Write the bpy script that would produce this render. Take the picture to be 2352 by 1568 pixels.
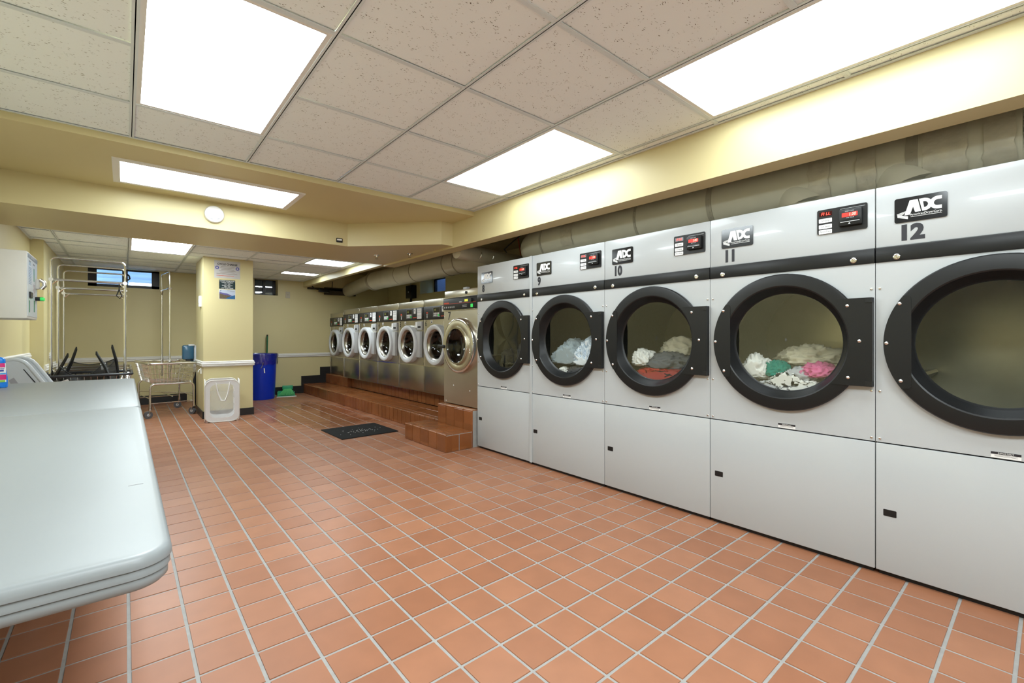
import bpy, bmesh, math, random
from mathutils import Vector, Matrix, noise
R = math.radians
scene = bpy.context.scene
for o in list(bpy.data.objects): bpy.data.objects.remove(o)

# ------------------------------------------------------------------ camera, world, exposure
cam_d = bpy.data.cameras.new('camera'); cam = bpy.data.objects.new('camera', cam_d)
scene.collection.objects.link(cam); scene.camera = cam
cam.location = (0, 0, 1.12); cam.rotation_euler = (R(90), 0, R(-40.25))
cam_d.sensor_width = 36; cam_d.lens = 1050 / 2352 * 36; cam_d.shift_y = -12 / 2352
cam_d.clip_start = 0.02
w = bpy.data.worlds.new('world'); scene.world = w; w.use_nodes = True
w.node_tree.nodes['Background'].inputs[0].default_value = (0.30, 0.52, 1.0, 1)
w.node_tree.nodes['Background'].inputs[1].default_value = 4.0
vs = scene.view_settings
vs.view_transform = 'Standard'; vs.look = 'None'; vs.gamma = 1; vs.exposure = 1.47
vs.use_curve_mapping = False
scene.cycles.max_bounces = 8; scene.cycles.diffuse_bounces = 4; scene.cycles.glossy_bounces = 3; scene.cycles.transparent_max_bounces = 8
scene.cycles.use_light_tree = False; w.cycles.sampling_method = 'NONE'
scene.cycles.use_adaptive_sampling = True; scene.cycles.adaptive_threshold = .04
LAMP = {'main': 9.5, 'dryers': 3.7, 'soffit': 4.2, 'low': 9.2}   # emission of the fluorescent diffusers
LAMP_COL = (0.865, 0.965, 1.0)

# ------------------------------------------------------------------ object helpers
COL = scene.collection
def setp(o, label=None, cat=None, group=None, kind=None):
    if label: o['label'] = label
    if cat: o['category'] = cat
    if group: o['group'] = group
    if kind: o['kind'] = kind
    return o
def thing(name, label, cat, loc=(0, 0, 0), rz=0.0, group=None):
    o = bpy.data.objects.new(name, None); COL.objects.link(o)
    o.empty_display_size = 0.1
    o.location = loc; o.rotation_euler = (0, 0, rz)
    return setp(o, label, cat, group)
class MB:
    def __init__(s): s.v = []; s.f = []
    def add(s, vs_, fs):
        b = len(s.v); s.v += [tuple(p) for p in vs_]; s.f += [tuple(i + b for i in f) for f in fs]; return s
    def box(s, x0, x1, y0, y1, z0, z1):
        return s.add([(x0,y0,z0),(x1,y0,z0),(x1,y1,z0),(x0,y1,z0),(x0,y0,z1),(x1,y0,z1),(x1,y1,z1),(x0,y1,z1)],
                     [(0,3,2,1),(4,5,6,7),(0,1,5,4),(1,2,6,5),(2,3,7,6),(3,0,4,7)])
    def rbox(s, x0, x1, y0, y1, z0, z1, r=.01, seg=2):
        bm = bmesh.new(); bmesh.ops.create_cube(bm, size=1)
        for v in bm.verts:
            v.co = ((x0+x1)/2+v.co.x*(x1-x0), (y0+y1)/2+v.co.y*(y1-y0), (z0+z1)/2+v.co.z*(z1-z0))
        bmesh.ops.bevel(bm, geom=bm.edges[:], offset=r, segments=seg, affect='EDGES', profile=.5)
        bm.verts.index_update()
        s.add([v.co[:] for v in bm.verts], [[v.index for v in f.verts] for f in bm.faces]); bm.free(); return s
    def prism(s, poly, ax, d0, d1):
        # poly: 2D points; ax: function (u,v,d)->xyz
        n = len(poly)
        vv = [ax(u, v, d0) for u, v in poly] + [ax(u, v, d1) for u, v in poly]
        ff = [tuple(range(n))[::-1], tuple(range(n, 2*n))]
        ff += [(i, (i+1) % n, n+(i+1) % n, n+i) for i in range(n)]
        return s.add(vv, ff)
    def cyl(s, p0, p1, r0, r1=None, n=16, cap=True):
        r1 = r0 if r1 is None else r1
        p0, p1 = Vector(p0), Vector(p1); d = (p1-p0).normalized()
        a = d.orthogonal().normalized(); b = d.cross(a)
        vv = []
        for p, r in ((p0, r0), (p1, r1)):
            for i in range(n):
                t = 2*math.pi*i/n; vv.append(p + a*(r*math.cos(t)) + b*(r*math.sin(t)))
        ff = [(i, (i+1) % n, n+(i+1) % n, n+i) for i in range(n)]
        if cap: ff += [tuple(range(n))[::-1], tuple(range(n, 2*n))]
        return s.add(vv, ff)
    def lathe(s, prof, c=(0, 0, 0), axis='x', n=48, a0=0, a1=2*math.pi):
        # prof: list of (d along axis, radius)
        closed = abs(a1-a0-2*math.pi) < 1e-6; m = n if closed else n+1
        vv = []
        for d, r in prof:
            for i in range(m):
                t = a0+(a1-a0)*i/n; cu, sv = r*math.cos(t), r*math.sin(t)
                if axis == 'x': p = (c[0]+d, c[1]+cu, c[2]+sv)
                elif axis == 'y': p = (c[0]+cu, c[1]+d, c[2]+sv)
                else: p = (c[0]+cu, c[1]+sv, c[2]+d)
                vv.append(p)
        ff = []
        for k in range(len(prof)-1):
            for i in range(n):
                j = (i+1) % m
                ff.append((k*m+i, k*m+j, (k+1)*m+j, (k+1)*m+i))
        return s.add(vv, ff)
    def tube(s, path, r, n=8, closed=False):
        P = [Vector(p) for p in path]; m = len(P)
        tan = []
        for i in range(m):
            if closed: t = P[(i+1) % m]-P[i-1]
            else: t = P[min(i+1, m-1)]-P[max(i-1, 0)]
            tan.append(t.normalized())
        a = tan[0].orthogonal().normalized(); vv = []
        for i in range(m):
            a = (a - tan[i]*a.dot(tan[i]))
            a = a.normalized() if a.length > 1e-6 else tan[i].orthogonal().normalized()
            b = tan[i].cross(a)
            rr = r[i] if isinstance(r, (list, tuple)) else r
            for k in range(n):
                t = 2*math.pi*k/n; vv.append(P[i]+a*(rr*math.cos(t))+b*(rr*math.sin(t)))
        ff = []
        for i in range(m if closed else m-1):
            j = (i+1) % m
            for k in range(n):
                ff.append((i*n+k, i*n+(k+1) % n, j*n+(k+1) % n, j*n+k))
        if not closed: ff += [tuple(range(n))[::-1], tuple(range((m-1)*n, m*n))]
        return s.add(vv, ff)
    def mesh(s, name, mat, smooth=None):
        me = bpy.data.meshes.new(name); me.from_pydata(s.v, [], s.f)
        bm = bmesh.new(); bm.from_mesh(me); bmesh.ops.recalc_face_normals(bm, faces=bm.faces); bm.to_mesh(me); bm.free()
        me.materials.append(mat)
        if smooth is not None:
            me.polygons.foreach_set('use_smooth', [True]*len(me.polygons))
            me.set_sharp_from_angle(angle=R(smooth))
        me.update(); return me
    def build(s, name, mat, parent=None, smooth=None, loc=None):
        return obj(name, s.mesh(name, mat, smooth), parent, loc)
def obj(name, me, parent=None, loc=None, rot=None):
    o = bpy.data.objects.new(name, me); COL.objects.link(o)
    if parent: o.parent = parent
    if loc: o.location = loc
    if rot: o.rotation_euler = rot
    return o
CACHE = {}
def P(name, key, fn, mat, parent, smooth=None, loc=None):
    if key not in CACHE: CACHE[key] = fn().mesh(name, mat, smooth)
    return obj(name, CACHE[key], parent, loc)
def struct(name, mb, mat, smooth=None, parent=None):
    o = mb.build(name, mat, parent, smooth); o['kind'] = 'structure'; return o
def arc(c, r, a0, a1, n, plane='xz', k=0):
    out = []
    for i in range(n+1):
        t = a0+(a1-a0)*i/n; u, v = c[0]+r*math.cos(t), c[1]+r*math.sin(t)
        out.append({'xz': (u, k, v), 'xy': (u, v, k), 'yz': (k, u, v)}[plane])
    return out
def rrect(u0, u1, v0, v1, r, n=5):
    out = []
    for cu, cv, a in ((u1-r, v1-r, 0), (u0+r, v1-r, 90), (u0+r, v0+r, 180), (u1-r, v0+r, 270)):
        for i in range(n+1):
            t = R(a+90*i/n); out.append((cu+r*math.cos(t), cv+r*math.sin(t)))
    return out
# facing -x (appliance fronts): u to the viewer's right, v up, d out of the surface
FX = lambda u, v, d: (-d, -u, v)
FY = lambda u, v, d: (u, -d, v)          # facing -y
FPX = lambda u, v, d: (d, u, v)          # facing +x
FZ = lambda u, v, d: (u, v, d)
def text_mb(body, size, at=(0, 0), ax=FX, d=0.001, thick=0.0006, align='CENTER', sx=1.0, bold=0.0, shear=0.0, mb=None):
    cu = bpy.data.curves.new('t', 'FONT'); cu.body = body; cu.size = size; cu.align_x = align; cu.align_y = 'CENTER'
    cu.offset = bold; cu.shear = shear; cu.resolution_u = 3; cu.fill_mode = 'FRONT'
    ob = bpy.data.objects.new('t', cu); COL.objects.link(ob)
    dg = bpy.context.evaluated_depsgraph_get(); dg.update()
    me = ob.evaluated_get(dg).to_mesh()
    mb = mb or MB()
    mb.add([ax(at[0]+v.co.x*sx, at[1]+v.co.y, d+thick) for v in me.vertices], [tuple(p.vertices) for p in me.polygons])
    ob.evaluated_get(dg).to_mesh_clear(); bpy.data.objects.remove(ob); bpy.data.curves.remove(cu)
    return mb

# ------------------------------------------------------------------ materials
MATS = {}
def nt(name):
    m = bpy.data.materials.new(name); m.use_nodes = True
    t = m.node_tree; return m, t, t.nodes['Principled BSDF']
def N(t, typ, **kw):
    n = t.nodes.new(typ)
    for k, v in kw.items(): setattr(n, k, v)
    return n
def mat(name, col, rough=.5, metal=0.0, var=.06, vscale=6, bump=0.0, bscale=120, spec=.5, coat=0.0, alpha=None, trans=0.0):
    m, t, b = nt(name); L = t.links.new
    tc = N(t, 'ShaderNodeTexCoord')
    nz = N(t, 'ShaderNodeTexNoise'); nz.inputs['Scale'].default_value = vscale; nz.inputs['Detail'].default_value = 2
    L(tc.outputs['Object'], nz.inputs['Vector'])
    rp = N(t, 'ShaderNodeMix', data_type='RGBA')
    rp.inputs[6].default_value = (*[c*(1-var) for c in col], 1); rp.inputs[7].default_value = (*[min(1, c*(1+var)) for c in col], 1)
    L(nz.outputs['Fac'], rp.inputs[0]); L(rp.outputs[2], b.inputs['Base Color'])
    b.inputs['Roughness'].default_value = rough; b.inputs['Metallic'].default_value = metal
    b.inputs['Specular IOR Level'].default_value = spec; b.inputs['Coat Weight'].default_value = coat
    b.inputs['Transmission Weight'].default_value = trans
    if alpha is not None: b.inputs['Alpha'].default_value = alpha
    if bump:
        n2 = N(t, 'ShaderNodeTexNoise'); n2.inputs['Scale'].default_value = bscale; L(tc.outputs['Object'], n2.inputs['Vector'])
        bp = N(t, 'ShaderNodeBump'); bp.inputs['Strength'].default_value = bump; bp.inputs['Distance'].default_value = .002
        L(n2.outputs['Fac'], bp.inputs['Height']); L(bp.outputs['Normal'], b.inputs['Normal'])
    MATS[name] = m; return m
def emit(name, col, s):
    m, t, b = nt(name)
    b.inputs['Base Color'].default_value = (*col, 1); b.inputs['Emission Color'].default_value = (*col, 1)
    b.inputs['Emission Strength'].default_value = s; b.inputs['Roughness'].default_value = .4
    if s < 2: m.cycles.emission_sampling = 'NONE'      # tiny indicator lights
    return m
wall_m = mat('yellow_wall_paint', (.63, .55, .295), .42, var=.04, vscale=1.5)
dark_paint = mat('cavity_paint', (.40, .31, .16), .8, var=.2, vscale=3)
white_trim = mat('white_trim_paint', (.74, .72, .68), .45)
black_base = mat('black_vinyl_base', (.012, .012, .013), .35)
grout_m = mat('grey_grout', (.30, .29, .275), .85, var=.18, vscale=25, bump=.3)
grid_m = mat('ceiling_grid_metal', (.70, .77, .81), .5, var=.02)
lamp_frame = mat('white_lamp_frame', (.80, .80, .78), .4)
white_enamel = mat('white_enamel', (.45, .47, .48), .26, var=.015, vscale=2, coat=.25)
blackp = mat('black_plastic', (.009, .0095, .010), .4, spec=.4)
blacks = mat('satin_black_paint', (.009, .0095, .010), .36, var=.03, spec=.35)
gloss_black = mat('gloss_black_plate', (.012, .013, .015), .12)
white_print = mat('white_print', (.80, .80, .79), .5, var=.01)
black_print = mat('black_print', (.015, .015, .02), .5)
grey_print = mat('grey_print', (.30, .30, .32), .6)
red_print = mat('red_print', (.65, .07, .02), .5)
chrome = mat('chrome', (.78, .77, .75), .12, metal=1, var=.02)
steel = mat('brushed_steel', (.55, .515, .43), .30, metal=1, var=.08, vscale=4)
steel_dk = mat('dark_brushed_steel', (.38, .36, .31), .28, metal=1, var=.08, vscale=4)
galv = mat('galvanised_drum_steel', (.46, .425, .31), .38, metal=1, var=.1, vscale=10)
grey_plastic = mat('grey_plastic', (.44, .45, .46), .35)
lt_grey = mat('light_grey_plastic', (.60, .62, .64), .3)
duct_m = mat('galvanised_duct', (.56, .53, .41), .36, metal=.0, var=.12, vscale=5, bump=.25, bscale=14)
duct_band = mat('duct_band_metal', (.36, .33, .25), .4, metal=.0, var=.2, vscale=12)
foil = mat('crumpled_foil_tape', (.52, .48, .37), .3, metal=.1, var=.2, vscale=20, bump=.9, bscale=40)
table_m = mat('table_plastic', (.215, .232, .238), .42, var=.04, vscale=3)
rubber = mat('black_rubber', (.010, .010, .010), .8, spec=.15, bump=.4, bscale=90)
wheel_m = mat('grey_caster_rubber', (.09, .09, .095), .5)
blue_bin = mat('blue_bin_plastic', (.0, .035, .55), .38, var=.03)
green_pl = mat('green_plastic', (.03, .36, .17), .4)
dkgreen = mat('dark_green_handle', (.01, .12, .04), .4)
win_frame = mat('black_window_frame', (.012, .012, .014), .4)
skin_grey = mat('grey_box_paint', (.62, .60, .55), .5)
LENS = {k: emit('fluorescent_lens_'+k, LAMP_COL, v) for k, v in LAMP.items()}
led_red = emit('red_led_digits', (1, .05, .03), .8)
led_bg = emit('red_led_window', (.75, .03, .02), .18)
led_green = emit('green_indicator', (.03, .5, .08), .25)
led_yel = emit('yellow_lcd', (.6, .6, .05), .25)

def glassy(name, tint, refl, rough=.02):
    m = bpy.data.materials.new(name); m.use_nodes = True; t = m.node_tree; t.nodes.clear(); L = t.links.new
    out = N(t, 'ShaderNodeOutputMaterial'); mx = N(t, 'ShaderNodeMixShader'); tr = N(t, 'ShaderNodeBsdfTransparent')
    gl = N(t, 'ShaderNodeBsdfGlossy'); gl.inputs['Roughness'].default_value = rough
    lw = N(t, 'ShaderNodeLayerWeight'); lw.inputs['Blend'].default_value = .5
    pw = N(t, 'ShaderNodeMath', operation='POWER'); pw.inputs[1].default_value = 5.0; L(lw.outputs['Facing'], pw.inputs[0])
    ad = N(t, 'ShaderNodeMath', operation='ADD', use_clamp=True); ad.inputs[1].default_value = refl+.04
    tc = N(t, 'ShaderNodeTexCoord'); nz = N(t, 'ShaderNodeTexNoise'); nz.inputs['Scale'].default_value = 4
    L(tc.outputs['Object'], nz.inputs['Vector'])
    rm = N(t, 'ShaderNodeMix', data_type='RGBA'); rm.inputs[6].default_value = (*[c*.96 for c in tint], 1); rm.inputs[7].default_value = (*tint, 1)
    L(nz.outputs['Fac'], rm.inputs[0]); L(rm.outputs[2], tr.inputs['Color'])
    L(pw.outputs[0], ad.inputs[0]); L(ad.outputs[0], mx.inputs[0]); L(tr.outputs[0], mx.inputs[1]); L(gl.outputs[0], mx.inputs[2])
    L(mx.outputs[0], out.inputs['Surface']); return m
door_glass = glassy('dryer_door_glass', (.95, .96, .93), .05)
wash_glass = glassy('washer_door_glass', (.30, .31, .31), .015)
pane_glass = glassy('window_glass', (.8, .85, .9), .05)
bag_m = glassy('clear_bin_liner', (.62, .68, .85), .10, .15)
def netting(name, col, dens):
    m, t, b = nt(name); L = t.links.new
    b.inputs['Base Color'].default_value = (*col, 1); b.inputs['Roughness'].default_value = .7
    tc = N(t, 'ShaderNodeTexCoord'); nz = N(t, 'ShaderNodeTexNoise'); nz.inputs['Scale'].default_value = 3
    L(tc.outputs['Object'], nz.inputs['Vector'])
    mr = N(t, 'ShaderNodeMapRange'); mr.inputs['To Min'].default_value = dens-.08; mr.inputs['To Max'].default_value = dens+.08
    L(nz.outputs['Fac'], mr.inputs['Value']); L(mr.outputs[0], b.inputs['Alpha']); return m
black_net = netting('black_mesh_netting', (.012, .012, .013), .74)
white_net = netting('white_mesh_netting', (.80, .80, .78), .30)
white_net2 = netting('white_nylon', (.78, .79, .80), .95)

def tile_material(name, c0, c1, rough):
    m, t, b = nt(name); L = t.links.new
    g = N(t, 'ShaderNodeNewGeometry')
    # one random tint per tile cell, fixed in the room
    sub = N(t, 'ShaderNodeVectorMath', operation='SUBTRACT'); sub.inputs[1].default_value = (.011, .079, .03)
    div = N(t, 'ShaderNodeVectorMath', operation='DIVIDE'); div.inputs[1].default_value = (.172, .174, .2)
    flo = N(t, 'ShaderNodeVectorMath', operation='FLOOR'); wn = N(t, 'ShaderNodeTexWhiteNoise')
    L(g.outputs['Position'], sub.inputs[0]); L(sub.outputs[0], div.inputs[0]); L(div.outputs[0], flo.inputs[0]); L(flo.outputs[0], wn.inputs['Vector'])
    nz = N(t, 'ShaderNodeTexNoise'); nz.inputs['Scale'].default_value = 9; nz.inputs['Detail'].default_value = 6
    L(g.outputs['Position'], nz.inputs['Vector'])
    mx = N(t, 'ShaderNodeMix', data_type='RGBA'); mx.inputs[6].default_value = (*c0, 1); mx.inputs[7].default_value = (*c1, 1)
    L(wn.outputs['Value'], mx.inputs[0])
    m2 = N(t, 'ShaderNodeMix', data_type='RGBA', blend_type='MULTIPLY'); m2.inputs[0].default_value = 1
    mr = N(t, 'ShaderNodeMapRange'); mr.inputs['To Min'].default_value = .86; mr.inputs['To Max'].default_value = 1.14
    L(nz.outputs['Fac'], mr.inputs['Value']); L(mx.outputs[2], m2.inputs[6]); L(mr.outputs[0], m2.inputs[7])
    # puddle of water left in front of the washers
    vm = N(t, 'ShaderNodeVectorMath', operation='DISTANCE'); vm.inputs[1].default_value = (2.15, 7.0, 0)
    sc = N(t, 'ShaderNodeVectorMath', operation='MULTIPLY'); sc.inputs[1].default_value = (1.6, .62, 1)
    vm.inputs[1].default_value = (2.15*1.6, 6.75*.62, 0)
    L(g.outputs['Position'], sc.inputs[0]); L(sc.outputs[0], vm.inputs[0])
    n3 = N(t, 'ShaderNodeTexNoise'); n3.inputs['Scale'].default_value = 2.2; n3.inputs['Detail'].default_value = 3
    L(g.outputs['Position'], n3.inputs['Vector'])
    ad = N(t, 'ShaderNodeMath', operation='MULTIPLY_ADD'); ad.inputs[1].default_value = 1.3; L(n3.outputs['Fac'], ad.inputs[0]); L(vm.outputs['Value'], ad.inputs[2])
    wet = N(t, 'ShaderNodeMapRange'); wet.inputs['From Min'].default_value = 1.72; wet.inputs['From Max'].default_value = 1.22
    L(ad.outputs[0], wet.inputs['Value'])
    m3 = N(t, 'ShaderNodeMix', data_type='RGBA', blend_type='MULTIPLY'); m3.inputs[7].default_value = (.72, .60, .48, 1)
    L(wet.outputs[0], m3.inputs[0]); L(m2.outputs[2], m3.inputs[6]); L(m3.outputs[2], b.inputs['Base Color'])
    rr = N(t, 'ShaderNodeMapRange'); rr.inputs['To Min'].default_value = rough; rr.inputs['To Max'].default_value = .14
    L(wet.outputs[0], rr.inputs['Value']); L(rr.outputs[0], b.inputs['Roughness'])
    b.inputs['Specular IOR Level'].default_value = .45
    return m
tile_m = tile_material('terracotta_quarry_tile', (.28, .112, .056), (.335, .145, .077), .40)
step_tile_m = tile_material('brown_glazed_step_tile', (.20, .064, .018), (.26, .088, .027), .24)
def ctile_material():
    m, t, b = nt('fissured_ceiling_tile'); L = t.links.new
    g = N(t, 'ShaderNodeNewGeometry')
    mp = N(t, 'ShaderNodeMapping'); mp.inputs['Scale'].default_value = (60, 150, 1)
    wob = N(t, 'ShaderNodeTexNoise'); wob.inputs['Scale'].default_value = 30
    L(g.outputs['Position'], wob.inputs['Vector'])
    adv = N(t, 'ShaderNodeMix', data_type='RGBA', blend_type='LINEAR_LIGHT'); adv.inputs[0].default_value = .012
    L(g.outputs['Position'], adv.inputs[6]); L(wob.outputs['Color'], adv.inputs[7]); L(adv.outputs[2], mp.inputs['Vector'])
    vo = N(t, 'ShaderNodeTexVoronoi'); vo.inputs['Scale'].default_value = 1; L(mp.outputs[0], vo.inputs['Vector'])
    mask = N(t, 'ShaderNodeMapRange'); mask.inputs['From Min'].default_value = .16; mask.inputs['From Max'].default_value = .26
    L(vo.outputs['Distance'], mask.inputs['Value'])
    wn = N(t, 'ShaderNodeTexNoise'); wn.inputs['Scale'].default_value = 22; L(g.outputs['Position'], wn.inputs['Vector'])
    keep = N(t, 'ShaderNodeMapRange'); keep.inputs['From Min'].default_value = .50; keep.inputs['From Max'].default_value = .58; keep.inputs['To Min'].default_value = 1; keep.inputs['To Max'].default_value = 0
    L(wn.outputs['Fac'], keep.inputs['Value'])
    mxx = N(t, 'ShaderNodeMath', operation='MAXIMUM'); L(mask.outputs[0], mxx.inputs[0]); L(keep.outputs[0], mxx.inputs[1])
    st = N(t, 'ShaderNodeTexNoise'); st.inputs['Scale'].default_value = 1.2; L(g.outputs['Position'], st.inputs['Vector'])
    base = N(t, 'ShaderNodeMix', data_type='RGBA'); base.inputs[6].default_value = (.87, .93, .96, 1); base.inputs[7].default_value = (.90, .955, .98, 1)
    L(st.outputs['Fac'], base.inputs[0])
    cm = N(t, 'ShaderNodeMix', data_type='RGBA'); cm.inputs[6].default_value = (.20, .18, .16, 1)
    L(mxx.outputs[0], cm.inputs[0]); L(base.outputs[2], cm.inputs[7]); L(cm.outputs[2], b.inputs['Base Color'])
    b.inputs['Roughness'].default_value = .9; b.inputs['Specular IOR Level'].default_value = .2
    bp = N(t, 'ShaderNodeBump'); bp.inputs['Strength'].default_value = .5; bp.inputs['Distance'].default_value = .002
    L(mxx.outputs[0], bp.inputs['Height']); L(bp.outputs['Normal'], b.inputs['Normal'])
    return m
ctile_m = ctile_material()
def cloth(name, col, stripes=None, scale=60):
    m, t, b = nt(name); L = t.links.new
    tc = N(t, 'ShaderNodeTexCoord'); nz = N(t, 'ShaderNodeTexNoise'); nz.inputs['Scale'].default_value = 14; nz.inputs['Detail'].default_value = 6
    L(tc.outputs['Object'], nz.inputs['Vector'])
    mx = N(t, 'ShaderNodeMix', data_type='RGBA'); mx.inputs[6].default_value = (*[c*.88 for c in col], 1); mx.inputs[7].default_value = (*col, 1)
    L(nz.outputs['Fac'], mx.inputs[0]); outp = mx.outputs[2]
    if stripes:
        wv = N(t, 'ShaderNodeTexWave'); wv.inputs['Scale'].default_value = scale; wv.inputs['Distortion'].default_value = 2.5; wv.inputs['Detail'].default_value = 1
        L(tc.outputs['Object'], wv.inputs['Vector'])
        rp = N(t, 'ShaderNodeMapRange'); rp.inputs['From Min'].default_value = .45; rp.inputs['From Max'].default_value = .55; L(wv.outputs['Fac'], rp.inputs['Value'])
        m2 = N(t, 'ShaderNodeMix', data_type='RGBA'); m2.inputs[7].default_value = (*stripes, 1); L(rp.outputs[0], m2.inputs[0]); L(outp, m2.inputs[6]); outp = m2.outputs[2]
    L(outp, b.inputs['Base Color']); b.inputs['Roughness'].default_value = .85; b.inputs['Specular IOR Level'].default_value = .15
    bp = N(t, 'ShaderNodeBump'); bp.inputs['Strength'].default_value = .35; bp.inputs['Distance'].default_value = .004
    n2 = N(t, 'ShaderNodeTexNoise'); n2.inputs['Scale'].default_value = 45; L(tc.outputs['Object'], n2.inputs['Vector']); L(n2.outputs['Fac'], bp.inputs['Height']); L(bp.outputs['Normal'], b.inputs['Normal'])
    return m

# ------------------------------------------------------------------ room shell
XL, XR, YB, YF = -0.81, 4.5, -2.4, 9.6
ZC, ZL = 2.31, 2.20
struct('wall_back', MB().box(XL-.1, XR+.1, YB-.1, YB, -.05, 2.7), mat('white_bounce_wall', (.78, .80, .80), .6))  # unseen wall, coloured white to bounce light into the room
# wall with a hole list: plates in a plane
def wall_grid(mb, u0, u1, v0, v1, holes, ax, d0, d1):
    us = sorted({u0, u1, *[h[0] for h in holes], *[h[1] for h in holes]}); vs_ = sorted({v0, v1, *[h[2] for h in holes], *[h[3] for h in holes]})
    for a, b in zip(us, us[1:]):
        for c, d in zip(vs_, vs_[1:]):
            if any(h[0] <= a+1e-6 and b <= h[1]+1e-6 and h[2] <= c+1e-6 and d <= h[3]+1e-6 for h in holes): continue
            mb.prism([(a, c), (b, c), (b, d), (a, d)], ax, d0, d1)
    return mb
W1 = (-.44, .44, 1.90, 2.20)      # window openings: far wall left, far wall right, right wall
W2 = (1.84, 2.24, 1.90, 2.20)
W3 = (7.21, 8.16, 1.96, 2.28)
struct('wall_far', wall_grid(MB(), XL-.1, XR+.1, -.05, 2.7, [W1, W2], lambda u, v, d: (u, d, v), YF, YF+.22), wall_m)
struct('wall_right', wall_grid(MB(), YB-.1, YF+.1, -.05, 2.7, [W3], lambda u, v, d: (d, u, v), XR, XR+.38), wall_m)
DOOR = (-.25, .62, 0, 2.03)
struct('wall_left', wall_grid(MB(), YB-.1, YF+.1, -.05, 2.7, [DOOR], lambda u, v, d: (d, u, v), XL-.12, XL), wall_m)
struct('wall_left_pier', MB().box(XL, -.70, 7.35, YF, -.02, 2.5), wall_m)
pillar = struct('wall_pillar', MB().box(.81, 1.405, 7.43, 8.25, -.01, 2.24), wall_m)
# corridor behind the doorway
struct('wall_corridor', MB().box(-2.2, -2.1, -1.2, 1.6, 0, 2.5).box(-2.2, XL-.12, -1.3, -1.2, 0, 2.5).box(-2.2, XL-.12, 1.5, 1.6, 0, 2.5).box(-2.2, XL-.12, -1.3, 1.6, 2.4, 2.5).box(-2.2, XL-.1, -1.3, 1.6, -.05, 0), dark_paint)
dr = struct('door_1', MB().rbox(XL-.075, XL-.035, DOOR[0]+.045, DOOR[1]-.045, .01, 1.985, .004), mat('grey_green_door_paint', (.10, .12, .10), .35))
MB().box(XL-.125, XL+.012, DOOR[0]-.05, DOOR[0]+.04, 0, 2.03).box(XL-.125, XL+.012, DOOR[1]-.04, DOOR[1]+.05, 0, 2.03).box(XL-.125, XL+.012, DOOR[0]-.05, DOOR[1]+.05, 1.99, 2.08).build('door_frame', white_trim, dr)
MB().cyl((XL-.035, DOOR[0]+.12, 1.0), (XL+.01, DOOR[0]+.12, 1.0), .012).cyl((XL+.008, DOOR[0]+.12, 1.0), (XL+.05, DOOR[0]+.12, 1.0), .028, .022).build('door_knob', chrome, dr, 40)

# floor: grout bed + quarry tiles
TP, TQ, TX0, TY0, TG = .172, .174, .011, .079, .0085
floor = struct('floor', MB().box(XL-.1, XR+.1, YB-.1, YF+.1, -.06, -.003), grout_m)
def px(X, Y, Z):
    th = R(40.25); D = X*math.sin(th)+Y*math.cos(th)
    if D < .05: return None
    return (1176+1050*(X*math.cos(th)-Y*math.sin(th))/D, 772-1050*(Z-1.12)/D)
tiles = []
for i in range(-6, 28):
    for j in range(-15, 56):
        x0, y0 = TX0+TP*i+TG/2, TY0+TQ*j+TG/2; x1, y1 = x0+TP-TG, y0+TQ-TG
        x0, y0, y1 = max(x0, XL), max(y0, YB), min(y1, YF)
        if x0 > (2.80 if y0 < 3.74 else 2.74) or x1-x0 < .02 or y1-y0 < .02 or (x0 < -.70 and y0 > 7.35) or (.81 < x0 and x1 < 1.405 and y0 > 7.43 and y1 < 8.25): continue
        c = px((x0+x1)/2, (y0+y1)/2, 0); area = 0
        if c and 0 < c[0] < 2352 and c[1] < 1568:
            q = [px(a, b, 0) for a, b in ((x0, y0), (x1, y0), (x1, y1), (x0, y1))]
            if all(q):
                area = abs(sum(q[k][0]*q[(k+1) % 4][1]-q[(k+1) % 4][0]*q[k][1] for k in range(4)))/2
                k = .38/1.12; tx, ty = (x0+x1)/2*k, (y0+y1)/2*k   # under the folding table as seen
                if tx < .06 and 1.05 < ty < 5.4: area = 0
                if (x0+x1)/2 > 2.71 and y0 < 3.7: area = 0
        tiles.append((area, x0, x1, y0, y1))
tiles.sort(key=lambda a: -a[0])
def tile_geo(mb, x0, x1, y0, y1, z):
    b = .0022
    return mb.add([(x0,y0,z-.007),(x1,y0,z-.007),(x1,y1,z-.007),(x0,y1,z-.007),(x0+b,y0+b,z),(x1-b,y0+b,z),(x1-b,y1-b,z),(x0+b,y1-b,z)],
                  [(4,5,6,7),(0,1,5,4),(1,2,6,5),(2,3,7,6),(3,0,4,7)])
rnd = random.Random(5)
full = tile_geo(MB(), -(TP-TG)/2, (TP-TG)/2, -(TQ-TG)/2, (TQ-TG)/2, 0).mesh('floor_tile', tile_m)
rest = MB(); cnt = 0
for a, x0, x1, y0, y1 in tiles:
    if a > 0 and cnt < 300 and x1-x0 > .155 and y1-y0 > .155:
        o = obj('floor_tile', full, floor, ((x0+x1)/2, (y0+y1)/2, rnd.uniform(-.0008, .0003)), (rnd.uniform(-.0015, .0015), rnd.uniform(-.0015, .0015), rnd.uniform(-.004, .004))); cnt += 1
    else: tile_geo(rest, x0, x1, y0, y1, rnd.uniform(-.0008, .0003))
ro = rest.build('floor_tile_field', tile_m, floor); ro['kind'] = 'stuff'

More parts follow.
